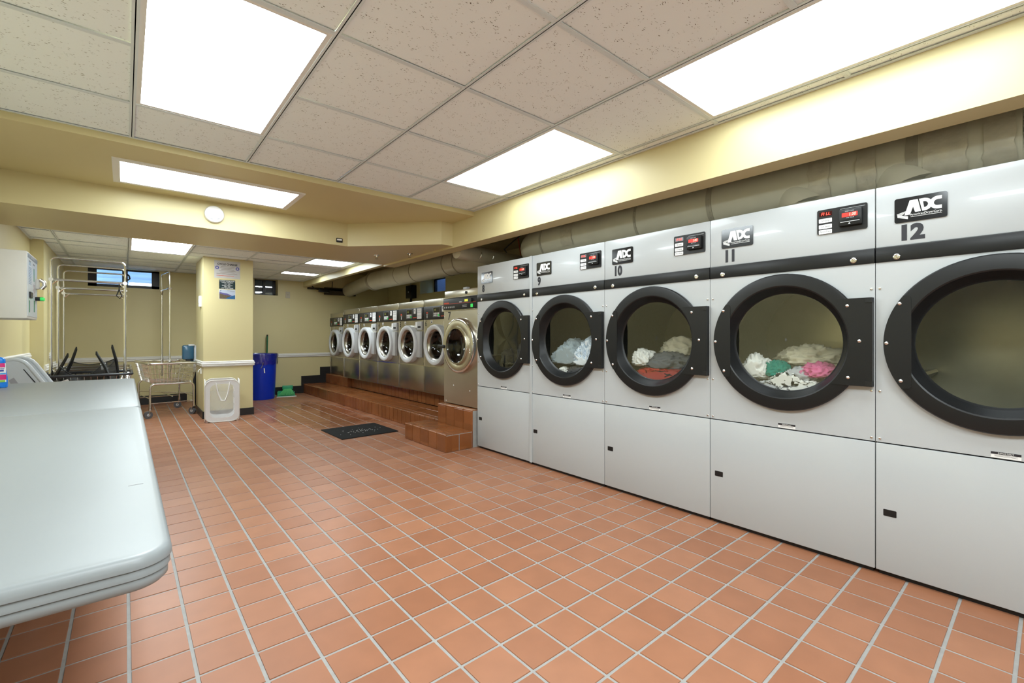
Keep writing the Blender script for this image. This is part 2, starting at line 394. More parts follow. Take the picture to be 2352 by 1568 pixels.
# suspended ceilings
LIGHTS = []
def ceiling(xs, ys, z, lights, top):
    root = struct('ceiling', MB().box(xs[0], xs[-1], ys[0], ys[-1], top, top+.05), dark_paint)
    for a, b in zip(xs, xs[1:]):
        for c, d in zip(ys, ys[1:]):
            if any(l[0]-.01 <= a and b <= l[1]+.01 and l[2]-.01 <= c and d <= l[3]+.01 for l in lights): continue
            wd, ht = round(b-a-.016, 3), round(d-c-.016, 3)
            # each tile rests a little unevenly on its runners
            P('ceiling_tile', ('ct', wd, ht), lambda: MB().box(-wd/2, wd/2, -ht/2, ht/2, 0, .014), ctile_m, root, loc=((a+b)/2+rnd.uniform(-.003, .003), (c+d)/2+rnd.uniform(-.003, .003), z+.004+rnd.uniform(0, .004)))
    for x in xs[1:-1]: MB().box(x-.012, x+.012, ys[0], ys[-1], z, z+.003).box(x-.002, x+.002, ys[0], ys[-1], z, z+.03).build('grid_runner', grid_m, root)
    for y in ys[1:-1]:
        for a, b in zip(xs, xs[1:]):
            if any(l[0]-.01 <= a and b <= l[1]+.01 and l[2]+.01 < y < l[3]-.01 for l in lights): continue
            MB().box(a+.012, b-.012, y-.012, y+.012, z+.0005, z+.0035).box(a+.012, b-.012, y-.002, y+.002, z, z+.03).build('cross_tee', grid_m, root)
    for q in ((xs[0], xs[0]+.02, ys[0], ys[-1]), (xs[-1]-.02, xs[-1], ys[0], ys[-1]), (xs[0]+.02, xs[-1]-.02, ys[0], ys[0]+.02), (xs[0]+.02, xs[-1]-.02, ys[-1]-.02, ys[-1])):
        MB().box(q[0], q[1], q[2], q[3], z-.0005, z+.002).build('wall_angle', grid_m, root)
    return root
gx = [XL, -.58, .03, .64, 1.25, 1.86, 2.465, 2.55]
gy = [YB, -1.835, -1.225, -.615, -.005, .605, 1.215, 1.825, 2.435, 3.045, 3.575]
mainL = [(.03, .64, 1.825, 3.045), (1.86, 2.465, 1.825, 3.045), (1.86, 2.465, -.005, 1.215), (.03, .64, -.615, .605), (.64, 1.25, -1.835, -.615)]  # last two are unseen fill panels, added to even out the light
ceiling(gx, gy, ZC, mainL, 2.42)
lx_ = [XL, -.58, .03, .64, 1.32, 2.01, 2.62, 2.71]
ly_ = [5.55, 6.36, 6.64, 7.20, 7.50, 8.27, 8.58, 9.10, YF]
lowL = [(.03, .64, 6.36, 7.50), (2.01, 2.62, 6.64, 7.20), (2.01, 2.62, 8.27, 8.58)]
ceiling(lx_, ly_, ZL, lowL, 2.30)

def ceiling_light(b, z, label, lens, border=.022, drop=0.0):
    x0, x1, y0, y1 = b; lx, ly = x1-x0-.018, y1-y0-.018
    t = thing('ceiling_light', label, 'light', ((x0+x1)/2, (y0+y1)/2, z), group='fluorescent ceiling panels')
    f = MB(); hx, hy, bw = lx/2, ly/2, border
    for q in ((-hx, hx, -hy, -hy+bw), (-hx, hx, hy-bw, hy), (-hx, -hx+bw, -hy+bw, hy-bw), (hx-bw, hx, -hy+bw, hy-bw)):
        f.box(q[0], q[1], q[2], q[3], .002-drop, .012)
    f.build('frame', lamp_frame, t)
    a_, b_, z0_, z1_ = hx-bw, hy-bw, .006-drop*.3, .010
    MB().add([(-a_, -b_, z0_), (a_, -b_, z0_), (a_, b_, z0_), (-a_, b_, z0_), (-a_, -b_, z1_), (a_, -b_, z1_), (a_, b_, z1_), (-a_, b_, z1_)], [(0, 3, 2, 1), (0, 1, 5, 4), (1, 2, 6, 5), (2, 3, 7, 6), (3, 0, 4, 7)]).build('lens', LENS[lens], t)
    return t
ceiling_light(mainL[0], ZC, 'large bright fluorescent ceiling panel at the top left of the photo', 'main')
ceiling_light(mainL[1], ZC, 'bright fluorescent panel in the tiled ceiling above dryers 9 and 10', 'dryers')
ceiling_light(mainL[2], ZC, 'long bright fluorescent panel at the top right, above dryer 12', 'dryers')
ceiling_light(mainL[3], ZC, 'unseen fill panel added overhead beside the doorway', 'main')  # added out of view to light the dryer fronts more evenly
ceiling_light(mainL[4], ZC, 'unseen fill panel added near the back wall behind the camera', 'main')  # added fill light, out of view
ceiling_light(lowL[0], ZL, 'fluorescent panel in the low back ceiling in front of the double window', 'low')
ceiling_light(lowL[1], ZL, 'fluorescent panel in the low back ceiling near the yellow side soffit', 'low')
ceiling_light(lowL[2], ZL, 'thin sliver of light panel farthest back, before the niche window', 'low')

# painted beams and soffits
SOF = 2.27
sl = (-.065, 1.11, 3.885, 4.47)
struct('soffit_panel', wall_grid(MB(), XL, 2.55, 3.575, 4.70, [sl], FZ, SOF, 2.40), wall_m)
t = ceiling_light((sl[0]-.01, sl[1]+.01, sl[2]-.01, sl[3]+.01), SOF+.004, 'wide fluorescent panel set into the yellow soffit above the smoke detector', 'soffit', .04, .016)
struct('beam_cross', MB().prism([(XL, 4.66), (1.74, 4.66), (2.42, 3.95), (2.551, 3.95), (2.70, 5.58), (XL, 5.58)], FZ, 2.04, 2.45), wall_m)
struct('beam_right', MB().box(2.55, 2.70, YB, 5.58, 2.02, 2.55), wall_m)
struct('beam_side', MB().box(2.70, 2.775, 5.50, YF, 2.10, 2.45), wall_m)
struct('ceiling_cavity', MB().box(2.68, XR, YB, YF, 2.44, 2.5), dark_paint)

# baseboards and chair rails
struct('baseboard_far', MB().box(-.70, .81, YF-.012, YF, 0, .145).box(1.40, 2.72, YF-.012, YF, 0, .145).box(2.66, 3.12, YF-.013, YF, .0, .335).box(3.02, 3.24, YF-.014, YF, .0, .50), black_base)
struct('baseboard_pillar', MB().box(.798, 1.417, 7.418, 7.43, 0, .10).box(.798, .81, 7.43, 8.25, 0, .10).box(1.405, 1.417, 7.43, 8.25, 0, .10), black_base)
struct('baseboard_left', MB().box(XL, XL+.012, DOOR[1]+.06, 7.35, 0, .11), black_base)
RAIL = [(0, 0), (.012, .004), (.02, .018), (.014, .026), (.022, .036), (.022, .05), (.012, .058), (.016, .068), (.004, .078), (0, .078)]
def rail(name, path, z):
    # path of (x,y) with outward offset to the right-hand side of travel
    mb = MB()
    for (a, b, nx, ny) in path:
        n = len(RAIL); vv = []
        for (x, y, ex) in (a, b):
            for d, h in RAIL: vv.append((x+nx*d+ex*d*ny*ny*1.0, y+ny*d+ex*d*nx*nx*1.0, z+h))
        ff = [(i, (i+1) % n, n+(i+1) % n, n+i) for i in range(n)]+[tuple(range(n)), tuple(range(n, 2*n))[::-1]]
        mb.add(vv, ff)
    return struct(name, mb, white_trim)
rail('trim_1', [((.81, 7.43, -1), (1.405, 7.43, 1), 0, -1), ((.81, 7.43, -1), (.81, 8.25, 0), -1, 0), ((1.405, 7.43, -1), (1.405, 8.25, 0), 1, 0)], .70)
rail('trim_2', [((-.70, YF, 0), (.81, YF, 0), 0, -1)], .71)
rail('trim_3', [((1.405, YF, 0), (3.22, YF, 0), 0, -1)], .71)
rail('trim_4', [((-.70, 7.40, 0), (-.70, YF, 0), 1, 0)], .715)
rail('trim_5', [((XL, DOOR[1]+.06, 0), (XL, 7.30, 0), 1, 0)], .86)

# windows
def window(name, x0, x1, z0, z1, y, panes, frame_w, ax, sw=.05):
    mb = MB(); fw = frame_w
    for a, b, c, d in ((x0, x1, z0, z0+fw), (x0, x1, z1-fw*.5, z1), (x0, x0+sw, z0, z1), (x1-sw, x1, z0, z1)): mb.prism([(a, c), (b, c), (b, d), (a, d)], ax, y, y+.05)
    for k in range(1, panes):
        xm = x0+(x1-x0)*k/panes; mb.prism([(xm-fw*.7, z0), (xm+fw*.7, z0), (xm+fw*.7, z1), (xm-fw*.7, z1)], ax, y-.008, y+.05)
    root = struct(name, mb, win_frame)
    for k in range(panes):
        a = x0+(x1-x0)*k/panes+fw*.6; b = x0+(x1-x0)*(k+1)/panes-fw*.6
        MB().prism([(a, z0+fw*.5), (b, z0+fw*.5), (b, z1-fw*.2), (a, z1-fw*.2)], ax, y+.02, y+.025).build('pane', pane_glass, root)
    return root
AY = lambda u, v, d: (u, d, v); AX = lambda u, v, d: (d, u, v)
w1 = window('window_1', *W1, YF+.10, 2, .05, AY, .10)
MB().tube([(.03, YF+.09, 2.12), (.05, YF+.06, 2.10), (.06, YF+.07, 2.05), (.035, YF+.09, 2.03)], .012, 6).build('latch_handle', blackp, w1)
w2 = window('window_2', *W2, YF+.18, 2, .03, AY)
w3 = window('window_3', *W3, XR+.32, 1, .03, AX)
siding = mat('pale_lap_siding', (.62, .66, .72), .7, bump=.3, bscale=30)
sd = MB()
for k in range(22):
    z = 1.0+k*.085; sd.add([(-1.2, YF+.75, z), (1.4, YF+.75, z), (1.4, YF+.72, z+.085), (-1.2, YF+.72, z+.085)], [(0, 1, 2, 3)])
    sd.add([(-1.2, YF+.75, z+.085), (1.4, YF+.75, z+.085), (1.4, YF+.72, z+.085), (-1.2, YF+.72, z+.085)], [(0, 1, 2, 3)])
struct('wall_window_well', sd, siding)
struct('sky_baffle_right', MB().box(XR+.9, XR+.95, W3[0]-.3, W3[1]+.3, 1.5, 2.75).box(XR+.39, XR+.9, W3[0]-.35, W3[0]-.3, 1.5, 2.75).box(XR+.39, XR+.9, W3[1]+.3, W3[1]+.35, 1.5, 2.75).box(XR+.39, XR+.9, W3[0]-.3, W3[1]+.3, 1.5, 1.55), mat('dark_baffle', (.10, .11, .14), .9))  # dark enclosure added outside the right window to dim its sky light
struct('wall_niche_back', MB().box(1.7, 2.4, YF+.30, YF+.34, 1.8, 2.4), blackp)

# ------------------------------------------------------------------ tiled steps in front of the washers
def tiled_block(name, label, x0, x1, y0, y1, z0, z1, pitch, nose=True, ends=True, toprows=None):
    root = thing(name, label, 'step', (x0, y0, z0))
    W, D, Hh = x1-x0, y1-y0, z1-z0; g = .008; th = .011
    MB().box(th-.003, W, .003 if ends else 0, D-.003, 0, Hh-th+.003).build('core', grout_m, root)
    n = max(1, round(D/pitch)); p = D/n
    for k in range(n):
        P('riser_tile', ('rt', round(p, 4), round(Hh, 3)), lambda: MB().rbox(0, th, -p/2+g/2, p/2-g/2, .002, Hh-.014, .0025, 1), step_tile_m, root, loc=(rnd.uniform(-.001, .001), p*(k+.5), 0))
        P('nosing_tile', ('nt', round(p, 4)), lambda: MB().prism([(.075, 0), (.075, -.011), (.011, -.011), (.011, -.013), (0, -.013), (0, -.008), (.003, -.002), (.009, 0)], lambda u, v, d: (u, d, v), -p/2+g/2, p/2-g/2), step_tile_m, root, loc=(0, p*(k+.5), Hh), smooth=60)
    rows = toprows or max(1, round((W-.08)/.165)); q = (W-.081)/rows
    m = max(1, round(D/.172)); pp = D/m
    for i in range(rows):
        for k in range(m):
            P('tread_tile', ('tt', round(q, 4), round(pp, 4)), lambda: MB().rbox(-q/2+g/2, q/2-g/2, -pp/2+g/2, pp/2-g/2, -th, 0, .002, 1), step_tile_m, root, loc=(.081+q*(i+.5), pp*(k+.5), Hh+rnd.uniform(-.001, 0)))
    if ends:
        m = max(1, round(W/.165)); pp = W/m
        for k in range(m):
            P('end_tile', ('et', round(pp, 4), round(Hh, 3)), lambda: MB().rbox(-pp/2+g/2, pp/2-g/2, 0, th, .002, Hh-.013, .0025, 1), step_tile_m, root, loc=(pp*(k+.5), -.002, 0))
    return root
tiled_block('tiled_step', 'small terracotta tiled step on the floor below washer 7, next to dryer 8', 2.35, 2.66, 3.76, 4.60, 0, .17, .17)
tiled_block('tiled_step', 'long low terracotta tiled platform running along the washers', 2.70, 3.19, 4.44, YF-.015, 0, .18, .118, ends=False)
tiled_block('tiled_plinth', 'short raised terracotta tiled plinth carrying washer 7', 2.665, 3.40, 3.765, 4.43, 0, .375, .165, ends=False)
tiled_block('tiled_plinth', 'long terracotta tiled plinth under washers 2 to 6', 3.20, 3.95, 4.45, 8.38, .18, .37, .118, ends=False, toprows=1)
tiled_block('tiled_plinth', 'terracotta tiled plinth block under washer 1 in the far corner', 3.13, 3.97, 8.40, YF-.015, .18, .36, .13, ends=True, toprows=1)

# ------------------------------------------------------------------ tumble dryers
def plate_hole(mb, y0, y1, z0, z1, cy, cz, r, x0, x1, n=64):
    ang = sorted({2*math.pi*i/n for i in range(n)} | {math.atan2(z-cz, y-cy) % (2*math.pi) for y in (y0, y1) for z in (z0, z1)})
    inn, out = [], []
    for a in ang:
        c, s_ = math.cos(a), math.sin(a); inn.append((cy+r*c, cz+r*s_))
        k = min([(y1-cy)/c if c > 1e-9 else ((y0-cy)/c if c < -1e-9 else 1e9), (z1-cz)/s_ if s_ > 1e-9 else ((z0-cz)/s_ if s_ < -1e-9 else 1e9)])
        out.append((cy+k*c, cz+k*s_))
    m = len(ang); vv = []
    for ring, x in ((inn, x0), (out, x0), (out, x1), (inn, x1)): vv += [(x, y, z) for y, z in ring]
    ff = []
    for k in range(4):
        for i in range(m):
            j = (i+1) % m; ff.append((k*m+i, k*m+j, ((k+1) % 4)*m+j, ((k+1) % 4)*m+i))
    return mb.add(vv, ff)
DW, DZ = .797, 1.088       # width, door centre height
def adc_logo(parent):
    pl = P('logo_plate', 'dl', lambda: MB().prism(rrect(-.329, -.151, 1.638, 1.749, .009), FX, -.001, .004), gloss_black, parent)
    def lett():
        mb = MB(); d0, d1 = .004, .005
        def A(pts): mb.prism([(-.329+.178*u, 1.638+.111*v) for u, v in pts], FX, d0, d1)
        A([(.20, .28), (.305, .28), (.42, .86), (.30, .86)])                                    # A
        A([(.32, .86), (.455, .86), (.515, .36), (.405, .36)])
        def ringseg(cu, cv, ro, ri, a0, a1, sy=1.0, k=14):
            for i in range(k):
                t0, t1 = R(a0+(a1-a0)*i/k), R(a0+(a1-a0)*(i+1)/k)
                A([(cu+ro*math.cos(t0)*.62, cv+ro*math.sin(t0)*sy), (cu+ro*math.cos(t1)*.62, cv+ro*math.sin(t1)*sy), (cu+ri*math.cos(t1)*.62, cv+ri*math.sin(t1)*sy), (cu+ri*math.cos(t0)*.62, cv+ri*math.sin(t0)*sy)])
        ringseg(.575, .61, .25, .12, -92, 92)                                                   # D
        A([(.48, .86), (.59, .86), (.59, .73), (.50, .73)]); A([(.54, .36), (.59, .36), (.59, .49), (.525, .49)]); A([(.48, .86), (.545, .86), (.585, .36), (.54, .36)])
        ringseg(.83, .61, .25, .12, 92, 268)                                                    # C
        A([(.81, .86), (.90, .86), (.90, .73), (.81, .73)]); A([(.81, .36), (.90, .36), (.90, .49), (.81, .49)])
        for k in range(4):                                                                      # striped wedge
            v = .46-k*.035; A([(.05+k*.004, v-.10), (.26-k*.02, v), (.25-k*.02, v-.018), (.05+k*.004, v-.118)][::-1])
            A([(.06, .33-k*.03), (.27, .22-k*.03), (.265, .20-k*.03), (.065, .31-k*.03)][::-1])
        text_mb('AmericanDryerCorp.', .0135, (-.329+.178*.61, 1.638+.111*.27), FX, .004, .001, sx=.92, mb=mb)
        mb.prism([(-.329+.178*.32, 1.658), (-.329+.178*.90, 1.658), (-.329+.178*.90, 1.6595), (-.329+.178*.32, 1.6595)], FX, .004, .005)
        return mb
    P('logo_lettering', 'dlt', lett, white_print, pl)
def dryer(num, yc, label):
    t = thing('tumble_dryer', label, 'dryer', (2.71, yc, 0), group='white numbered tumble dryers along the wall')
    h = DW/2
    P('cabinet', 'dcab', lambda: MB().box(.021, 1.0, h-.004, h, .03, 1.82).box(.021, 1.0, -h, -h+.004, .03, 1.82).box(.021, 1.0, -h, h, 1.80, 1.82).box(.99, 1.0, -h, h, .03, 1.8).box(.02, 1.0, -h+.01, h-.01, .03, .04), white_enamel, t)
    P('kick_base', 'dkick', lambda: MB().box(.018, .98, -h+.01, h-.01, 0, .032), blackp, t)
    P('header_panel', 'dhead', lambda: MB().rbox(0, .021, -h, h, 1.536, 1.82, .004), white_enamel, t, 30)
    P('front_panel', 'dfront', lambda: plate_hole(MB(), -h, h, .624, 1.466, 0, DZ, .285, .0, .02), white_enamel, t)
    lp = P('lower_panel', 'dlow', lambda: MB().rbox(-.002, .02, -h, h, .022, .618, .004), white_enamel, t, 30)
    P('recessed_latch', 'dlatch', lambda: MB().prism(rrect(-.37, -.322, .283, .314, .003), FX, .001, .0025).prism([(-.362, .287), (-.330, .287), (-.330, .293), (-.362, .293)], FX, .0025, .004), blackp, lp)
    tb = P('trim_band', 'dband', lambda: MB().rbox(-.006, .02, -h, h, 1.466, 1.536, .004), blacks, t, 30)
    P('band_screw', 'dbs1', lambda: MB().lathe([(-.006, .013), (-.009, .013), (-.011, .009), (-.0105, .005), (-.0125, .004), (-.0125, 0)], (0, .321, 1.485), n=20), chrome, tb, 40)
    P('band_screw', 'dbs2', lambda: MB().lathe([(-.006, .013), (-.009, .013), (-.011, .009), (-.0105, .005), (-.0125, .004), (-.0125, 0)], (0, -.316, 1.488), n=20), chrome, tb, 40)
    # door: moulded ring with recessed glass
    prof = [(.0, .364), (-.022, .366), (-.029, .361), (-.0305, .353), (-.0305, .303), (-.027, .297), (-.018, .292), (.026, .273), (.034, .268), (.040, .262)]
    door = P('door', 'ddoor', lambda: MB().lathe(prof, (0, 0, DZ), n=80), blacks, t, 24)
    P('glass', 'dglass', lambda: MB().lathe([(.038, .264), (.045, .16), (.048, .002)], (0, 0, DZ), n=64), door_glass, door, 60)
    P('hinge_plate', 'dhinge', lambda: MB().prism([(.306*math.cos(R(a_)), DZ+.306*math.sin(R(a_))) for a_ in range(-42, 43, 6)]+[(.24, 1.303), (h-.004, 1.303), (h-.004, .882), (.24, .882)], FX, .0, .0335), blacks, door)
    P('hinge', 'dh1', lambda: MB().box(-.037, -.002, -h+.004, -h+.03, 1.28, 1.303).box(-.037, -.002, -h+.004, -h+.03, .884, .907), blackp, door)
    def lplate():
        pts = [(.268, 1.303), (.268, .883)]
        a = [math.asin((z-DZ)/.363) for z in (.883, 1.303)]
        poly = [(-.268+.006, DZ+.205), (-.268, DZ+.195), (-.268, DZ-.195), (-.268+.006, DZ-.205)] if False else []
        arcp = [(-.363*math.cos(t_), DZ+.363*math.sin(t_)) for t_ in [a[0]+(a[1]-a[0])*i/16 for i in range(17)]]
        return MB().prism([(-.266, .895), (-.272, .885)]+arcp+[(-.272, 1.301), (-.266, 1.291)], FX, .028, .0325)
    P('latch_plate', 'dlp', lplate, blacks, door)
    for y, z in ((.306, 1.268), (.353, DZ), (.302, .918), (-.297, 1.268), (-.345, 1.097), (-.300, .92)):
        P('bolt', 'dbolt', lambda: MB().lathe([(-.033, .0085), (-.036, .007), (-.038, 0)], n=12), chrome, door, 60, (0, y, z))
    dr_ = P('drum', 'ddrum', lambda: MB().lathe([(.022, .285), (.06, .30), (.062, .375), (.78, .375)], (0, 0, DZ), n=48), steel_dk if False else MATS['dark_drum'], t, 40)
    P('drum_back', 'ddb', lambda: MB().lathe([(.78, .375), (.775, .20), (.77, .0)], (0, 0, DZ), n=48), galv, t, 40)
    def rib(a):
        c, s_ = math.cos(a), math.sin(a)
        return MB().prism([(-.03, 0), (.03, 0), (.008, .06), (-.008, .06)], lambda u, v, d: (d, (.375-v)*c-u*s_, DZ+(.375-v)*s_+u*c), .08, .76)
    for k in range(3): P('drum_rib', ('drib', k), lambda: rib(R(90+120*k)), galv, t)
    # control panel
    cp = P('control_panel', 'dcp', lambda: MB().prism(rrect(.163, .371, 1.637, 1.761, .008), FX, -.001, .005), blackp, t)
    P('status_display', 'dsd', lambda: MB().prism([(.172, 1.727), (.228, 1.727), (.228, 1.749), (.172, 1.749)], FX, .005, .0056), mat('dark_red_display', (.035, .004, .004), .15) if 'dark_red_display' not in MATS else MATS['dark_red_display'], cp)
    P('display_digits', 'dfill', lambda: text_mb('FI LL', .0205, (.2, 1.738), FX, .0056, .0004, sx=1.0, bold=.0003, shear=.15), led_red, cp)
    for k, (z, s_) in enumerate(((1.7045, 'HI temp'), (1.6745, 'LO temp'), (1.6485, 'Perm Press'))):
        b = P('cycle_button', ('dbtn', k), lambda: MB().prism(rrect(.171, .2275, z-.0105, z+.0105, .003), FX, .005, .0068), white_print, cp)
        P('button_lettering', ('dbt', k), lambda: text_mb(s_, .0125, (.1993, z), FX, .0068, .0003, sx=.85, shear=.2), black_print, b)
    bx = P('coin_box', 'dcoin', lambda: MB().rbox(-.026, -.004, -.353, -.260, 1.660, 1.740, .004), blacks, cp, 30)
    P('price_window', 'dpw', lambda: MB().prism([(.274, 1.702), (.337, 1.702), (.337, 1.722), (.274, 1.722)], FX, .026, .0266), led_bg, bx)
    P('price_digits', 'dpd', lambda: text_mb('1.00', .021, (.316, 1.712), FX, .0266, .0003, sx=.8, bold=.0002, shear=.12), emit('pale_red_led', (1, .45, .35), .5) if 'dpd' not in CACHE else led_red, bx)
    P('card_slot', 'dslot', lambda: MB().prism([(.270, 1.682), (.343, 1.682), (.343, 1.687), (.270, 1.687)], FX, .026, .0275), gloss_black, bx)
    P('slot_lip', 'dlip', lambda: MB().prism([(.268, 1.677), (.345, 1.677), (.345, 1.6795), (.268, 1.6795)], FX, .026, .029), lt_grey, bx)
    def prints():
        mb = text_mb('INSERT CARD', .006, (.305, 1.729), FX, .026, .0004)
        text_mb('ADD VALUE', .006, (.307, 1.697), FX, .026, .0004, mb=mb); mb.prism([(.299, 1.666), (.309, 1.666), (.304, 1.674)], FX, .026, .0265)
        mb.prism([(.262, 1.748), (.362, 1.748), (.362, 1.7492), (.262, 1.7492)], FX, .005, .0055); return mb
    P('panel_lettering', 'dpp', prints, lt_grey, cp)
    adc_logo(t)
    P('number_decal', ('dnum', num), lambda: text_mb(str(num), .092, (-.318, 1.588), FX, .0003, .0004, sx=.80 if num < 12 else 1.0, align='LEFT', bold=.0052), black_print, t)
    wl = P('warning_label', 'dwl', lambda: MB().prism([(-.022, .626), (.062, .626), (.062, .650), (-.022, .650)], FX, .0, .0006), white_print, t)
    P('label_print', 'dwp', lambda: text_mb('IMPORTANT', .008, (.02, .6445), FX, .0011, .0002, mb=MB()), white_print, wl)
    P('label_bar', 'dwb', lambda: MB().prism([(-.022, .640), (.062, .640), (.062, .650), (-.022, .650)], FX, .0006, .001).prism([(-.012, .636), (.052, .636), (.052, .637), (-.012, .637)], FX, .0006, .001).prism([(-.012, .632), (.052, .632), (.052, .633), (-.012, .633)], FX, .0006, .001), black_print, wl)
    for y in (.383, -.385):
        for z in (1.345, .862, .640):
            P('panel_screw', 'dsc', lambda: MB().lathe([(0, .006), (-.003, .0055), (-.004, .003), (-.003, 0)], n=10), chrome, t, 60, (0, y, z))
    return t
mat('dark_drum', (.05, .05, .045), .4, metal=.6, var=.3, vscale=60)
mat('dark_red_display', (.035, .004, .004), .15)
YD = {8: 3.34, 9: 2.54, 10: 1.74, 11: .94, 12: .14}
DL = {8: 'white tumble dryer numbered 8, farthest of the row, next to the steel washers',
      9: 'white tumble dryer numbered 9 with grey-blue washing behind its door',
      10: 'white tumble dryer numbered 10 with red and dark grey clothes inside',
      11: 'white tumble dryer numbered 11 holding white, teal and pink clothes',
      12: 'white tumble dryer numbered 12, nearest and cut off by the right edge'}
for n_, y_ in YD.items(): d_ = dryer(n_, y_, DL[n_])
fs = MB().rbox(2.700, 2.7085, 2.925, 2.953, .02, 1.82, .002).build('filler_strip', white_enamel)
fs.scale = (1, 1, 1); setp(fs, 'narrow white metal strip filling the joint between dryers 8 and 9', 'strip')

# laundry in the drums
def lump(name, label, c, s, seed, m, fold=1.0, flat=.0, rot=0.0, group=None, cat='laundry', sub=5, drum=None):
    bm = bmesh.new(); bmesh.ops.create_icosphere(bm, subdivisions=sub, radius=1)
    rr = random.Random(seed); off = Vector((rr.uniform(-50, 50), rr.uniform(-50, 50), rr.uniform(-50, 50)))
    for v in bm.verts:
        p = v.co.copy()
        q = p*1.5+off; wv = Vector((noise.noise(q*1.1), noise.noise(q*1.1+Vector((9, 3, 5))), noise.noise(q*1.1+Vector((4, 8, 1)))))
        q2 = q+wv*1.1
        r = 1-abs(noise.noise(q2*1.6))*1.9; r2 = 1-abs(noise.noise(q2*3.4+Vector((5, 5, 5))))*1.8
        k = .80+fold*(.22*r+.10*r2+.22*noise.noise(q*.7))
        p = p*k
        if p.z < -flat: p.z = -flat+(p.z+flat)*.25
        v.co = p
    cr, sr = math.cos(rot), math.sin(rot)
    mb = MB(); bm.verts.index_update()
    mb.add([(v.co.x*s[0]*cr-v.co.y*s[1]*sr, v.co.x*s[0]*sr+v.co.y*s[1]*cr, v.co.z*s[2]) for v in bm.verts], [[v.index for v in f.verts] for f in bm.faces]); bm.free()
    if drum is not None:            # the washing lies against the drum wall and behind the glass
        for i, v in enumerate(mb.v):
            y, z = v[1]+c[1]-drum, v[2]+c[2]-1.088; rad = math.hypot(y, z)
            k = min(1, .362/rad) if rad > 1e-6 else 1
            mb.v[i] = (max(v[0], 2.71+.068-c[0]), y*k+drum-c[1], z*k+1.088-c[2])
    o = mb.build(name, m, None, 180); o.location = c
    return setp(o, label, cat, group)
CW = cloth('white_cotton', (.72, .72, .70)); CGB = cloth('grey_blue_sheet', (.30, .36, .40)); CLB = cloth('light_blue_stripe', (.36, .47, .62), (.70, .75, .82), 38)
CDK = cloth('charcoal_cloth', (.045, .045, .05)); CDG = cloth('dark_grey_denim', (.10, .105, .115)); CRED = cloth('red_fleece', (.33, .03, .02))
CTEAL = cloth('teal_cloth', (.01, .22, .17)); CPINK = cloth('pink_cloth', (.62, .15, .30)); CZEB = cloth('zebra_cloth', (.70, .70, .68), (.02, .02, .02), 14)
CLG = cloth('light_grey_cloth', (.42, .43, .45)); CBEI = cloth('cream_cloth', (.58, .54, .42)); CBLK = cloth('black_cloth', (.012, .012, .014))
XD = 2.71
def g(num, name, label, dx, dy, z, s, seed, m, **k): lump(name, label, (XD+dx-.02, YD[num]+dy, z), tuple(q*1.08 for q in s), seed, m, fold=1.25, group='clothes in the dryer drums', drum=YD[num], **k)
g(8, 'dark_garment', 'dark crumpled garment heaped at the left in dryer 8', .24, .10, .87, (.11, .11, .11), 1, CBLK)
g(8, 'dark_garment', 'charcoal crumpled garment rising at the right in dryer 8', .28, -.13, .91, (.12, .10, .15), 2, CDK)
g(9, 'bed_sheet', 'grey-blue crumpled sheet in dryer 9', .20, .07, .92, (.12, .14, .15), 3, CGB, rot=.4)
g(9, 'striped_shirt', 'light blue striped shirt at the right in dryer 9', .20, -.14, .92, (.12, .13, .15), 4, CLB)
g(9, 'dark_garment', 'dark garment low down in dryer 9', .15, -.05, .81, (.07, .11, .06), 5, CDK)
g(9, 'white_sock', 'small white sock at the bottom left in dryer 9', .12, .10, .82, (.05, .05, .035), 6, CW)
g(10, 'red_garment', 'red fleece garment along the bottom of dryer 10', .14, .0, .835, (.085, .21, .07), 7, CRED)
g(10, 'grey_trousers', 'dark grey trousers bundled in the middle of dryer 10', .20, -.02, .91, (.10, .17, .085), 8, CDG)
g(10, 'white_towel', 'white towel at the left in dryer 10', .17, .16, .93, (.07, .075, .09), 9, CW)
g(10, 'cream_garment', 'cream garment heaped at the back of dryer 10', .36, -.06, 1.00, (.12, .17, .10), 10, CBEI)
g(11, 'white_shirt', 'white shirt at the far left in dryer 11', .16, .19, .90, (.08, .08, .09), 11, CW)
g(11, 'teal_garment', 'teal patterned garment in dryer 11', .18, .09, .90, (.07, .07, .07), 12, CTEAL)
g(11, 'striped_garment', 'black and white striped garment in dryer 11', .13, .02, .85, (.06, .08, .06), 13, CZEB)
g(11, 'white_shirt', 'white shirt crumpled at the bottom front of dryer 11', .12, -.06, .82, (.06, .10, .065), 14, CW)
g(11, 'grey_shirt', 'light grey shirt in the middle of dryer 11', .19, -.04, .87, (.09, .09, .075), 15, CLG)
g(11, 'pink_garment', 'pink spotted garment at the right in dryer 11', .20, -.13, .91, (.09, .08, .06), 16, CPINK)
g(11, 'cream_shirt', 'cream printed shirt heaped behind the others in dryer 11', .36, -.03, .97, (.13, .16, .085), 17, CBEI)
g(11, 'white_vest', 'white vest low at the left front of dryer 11', .11, .10, .81, (.05, .07, .05), 18, CLG)

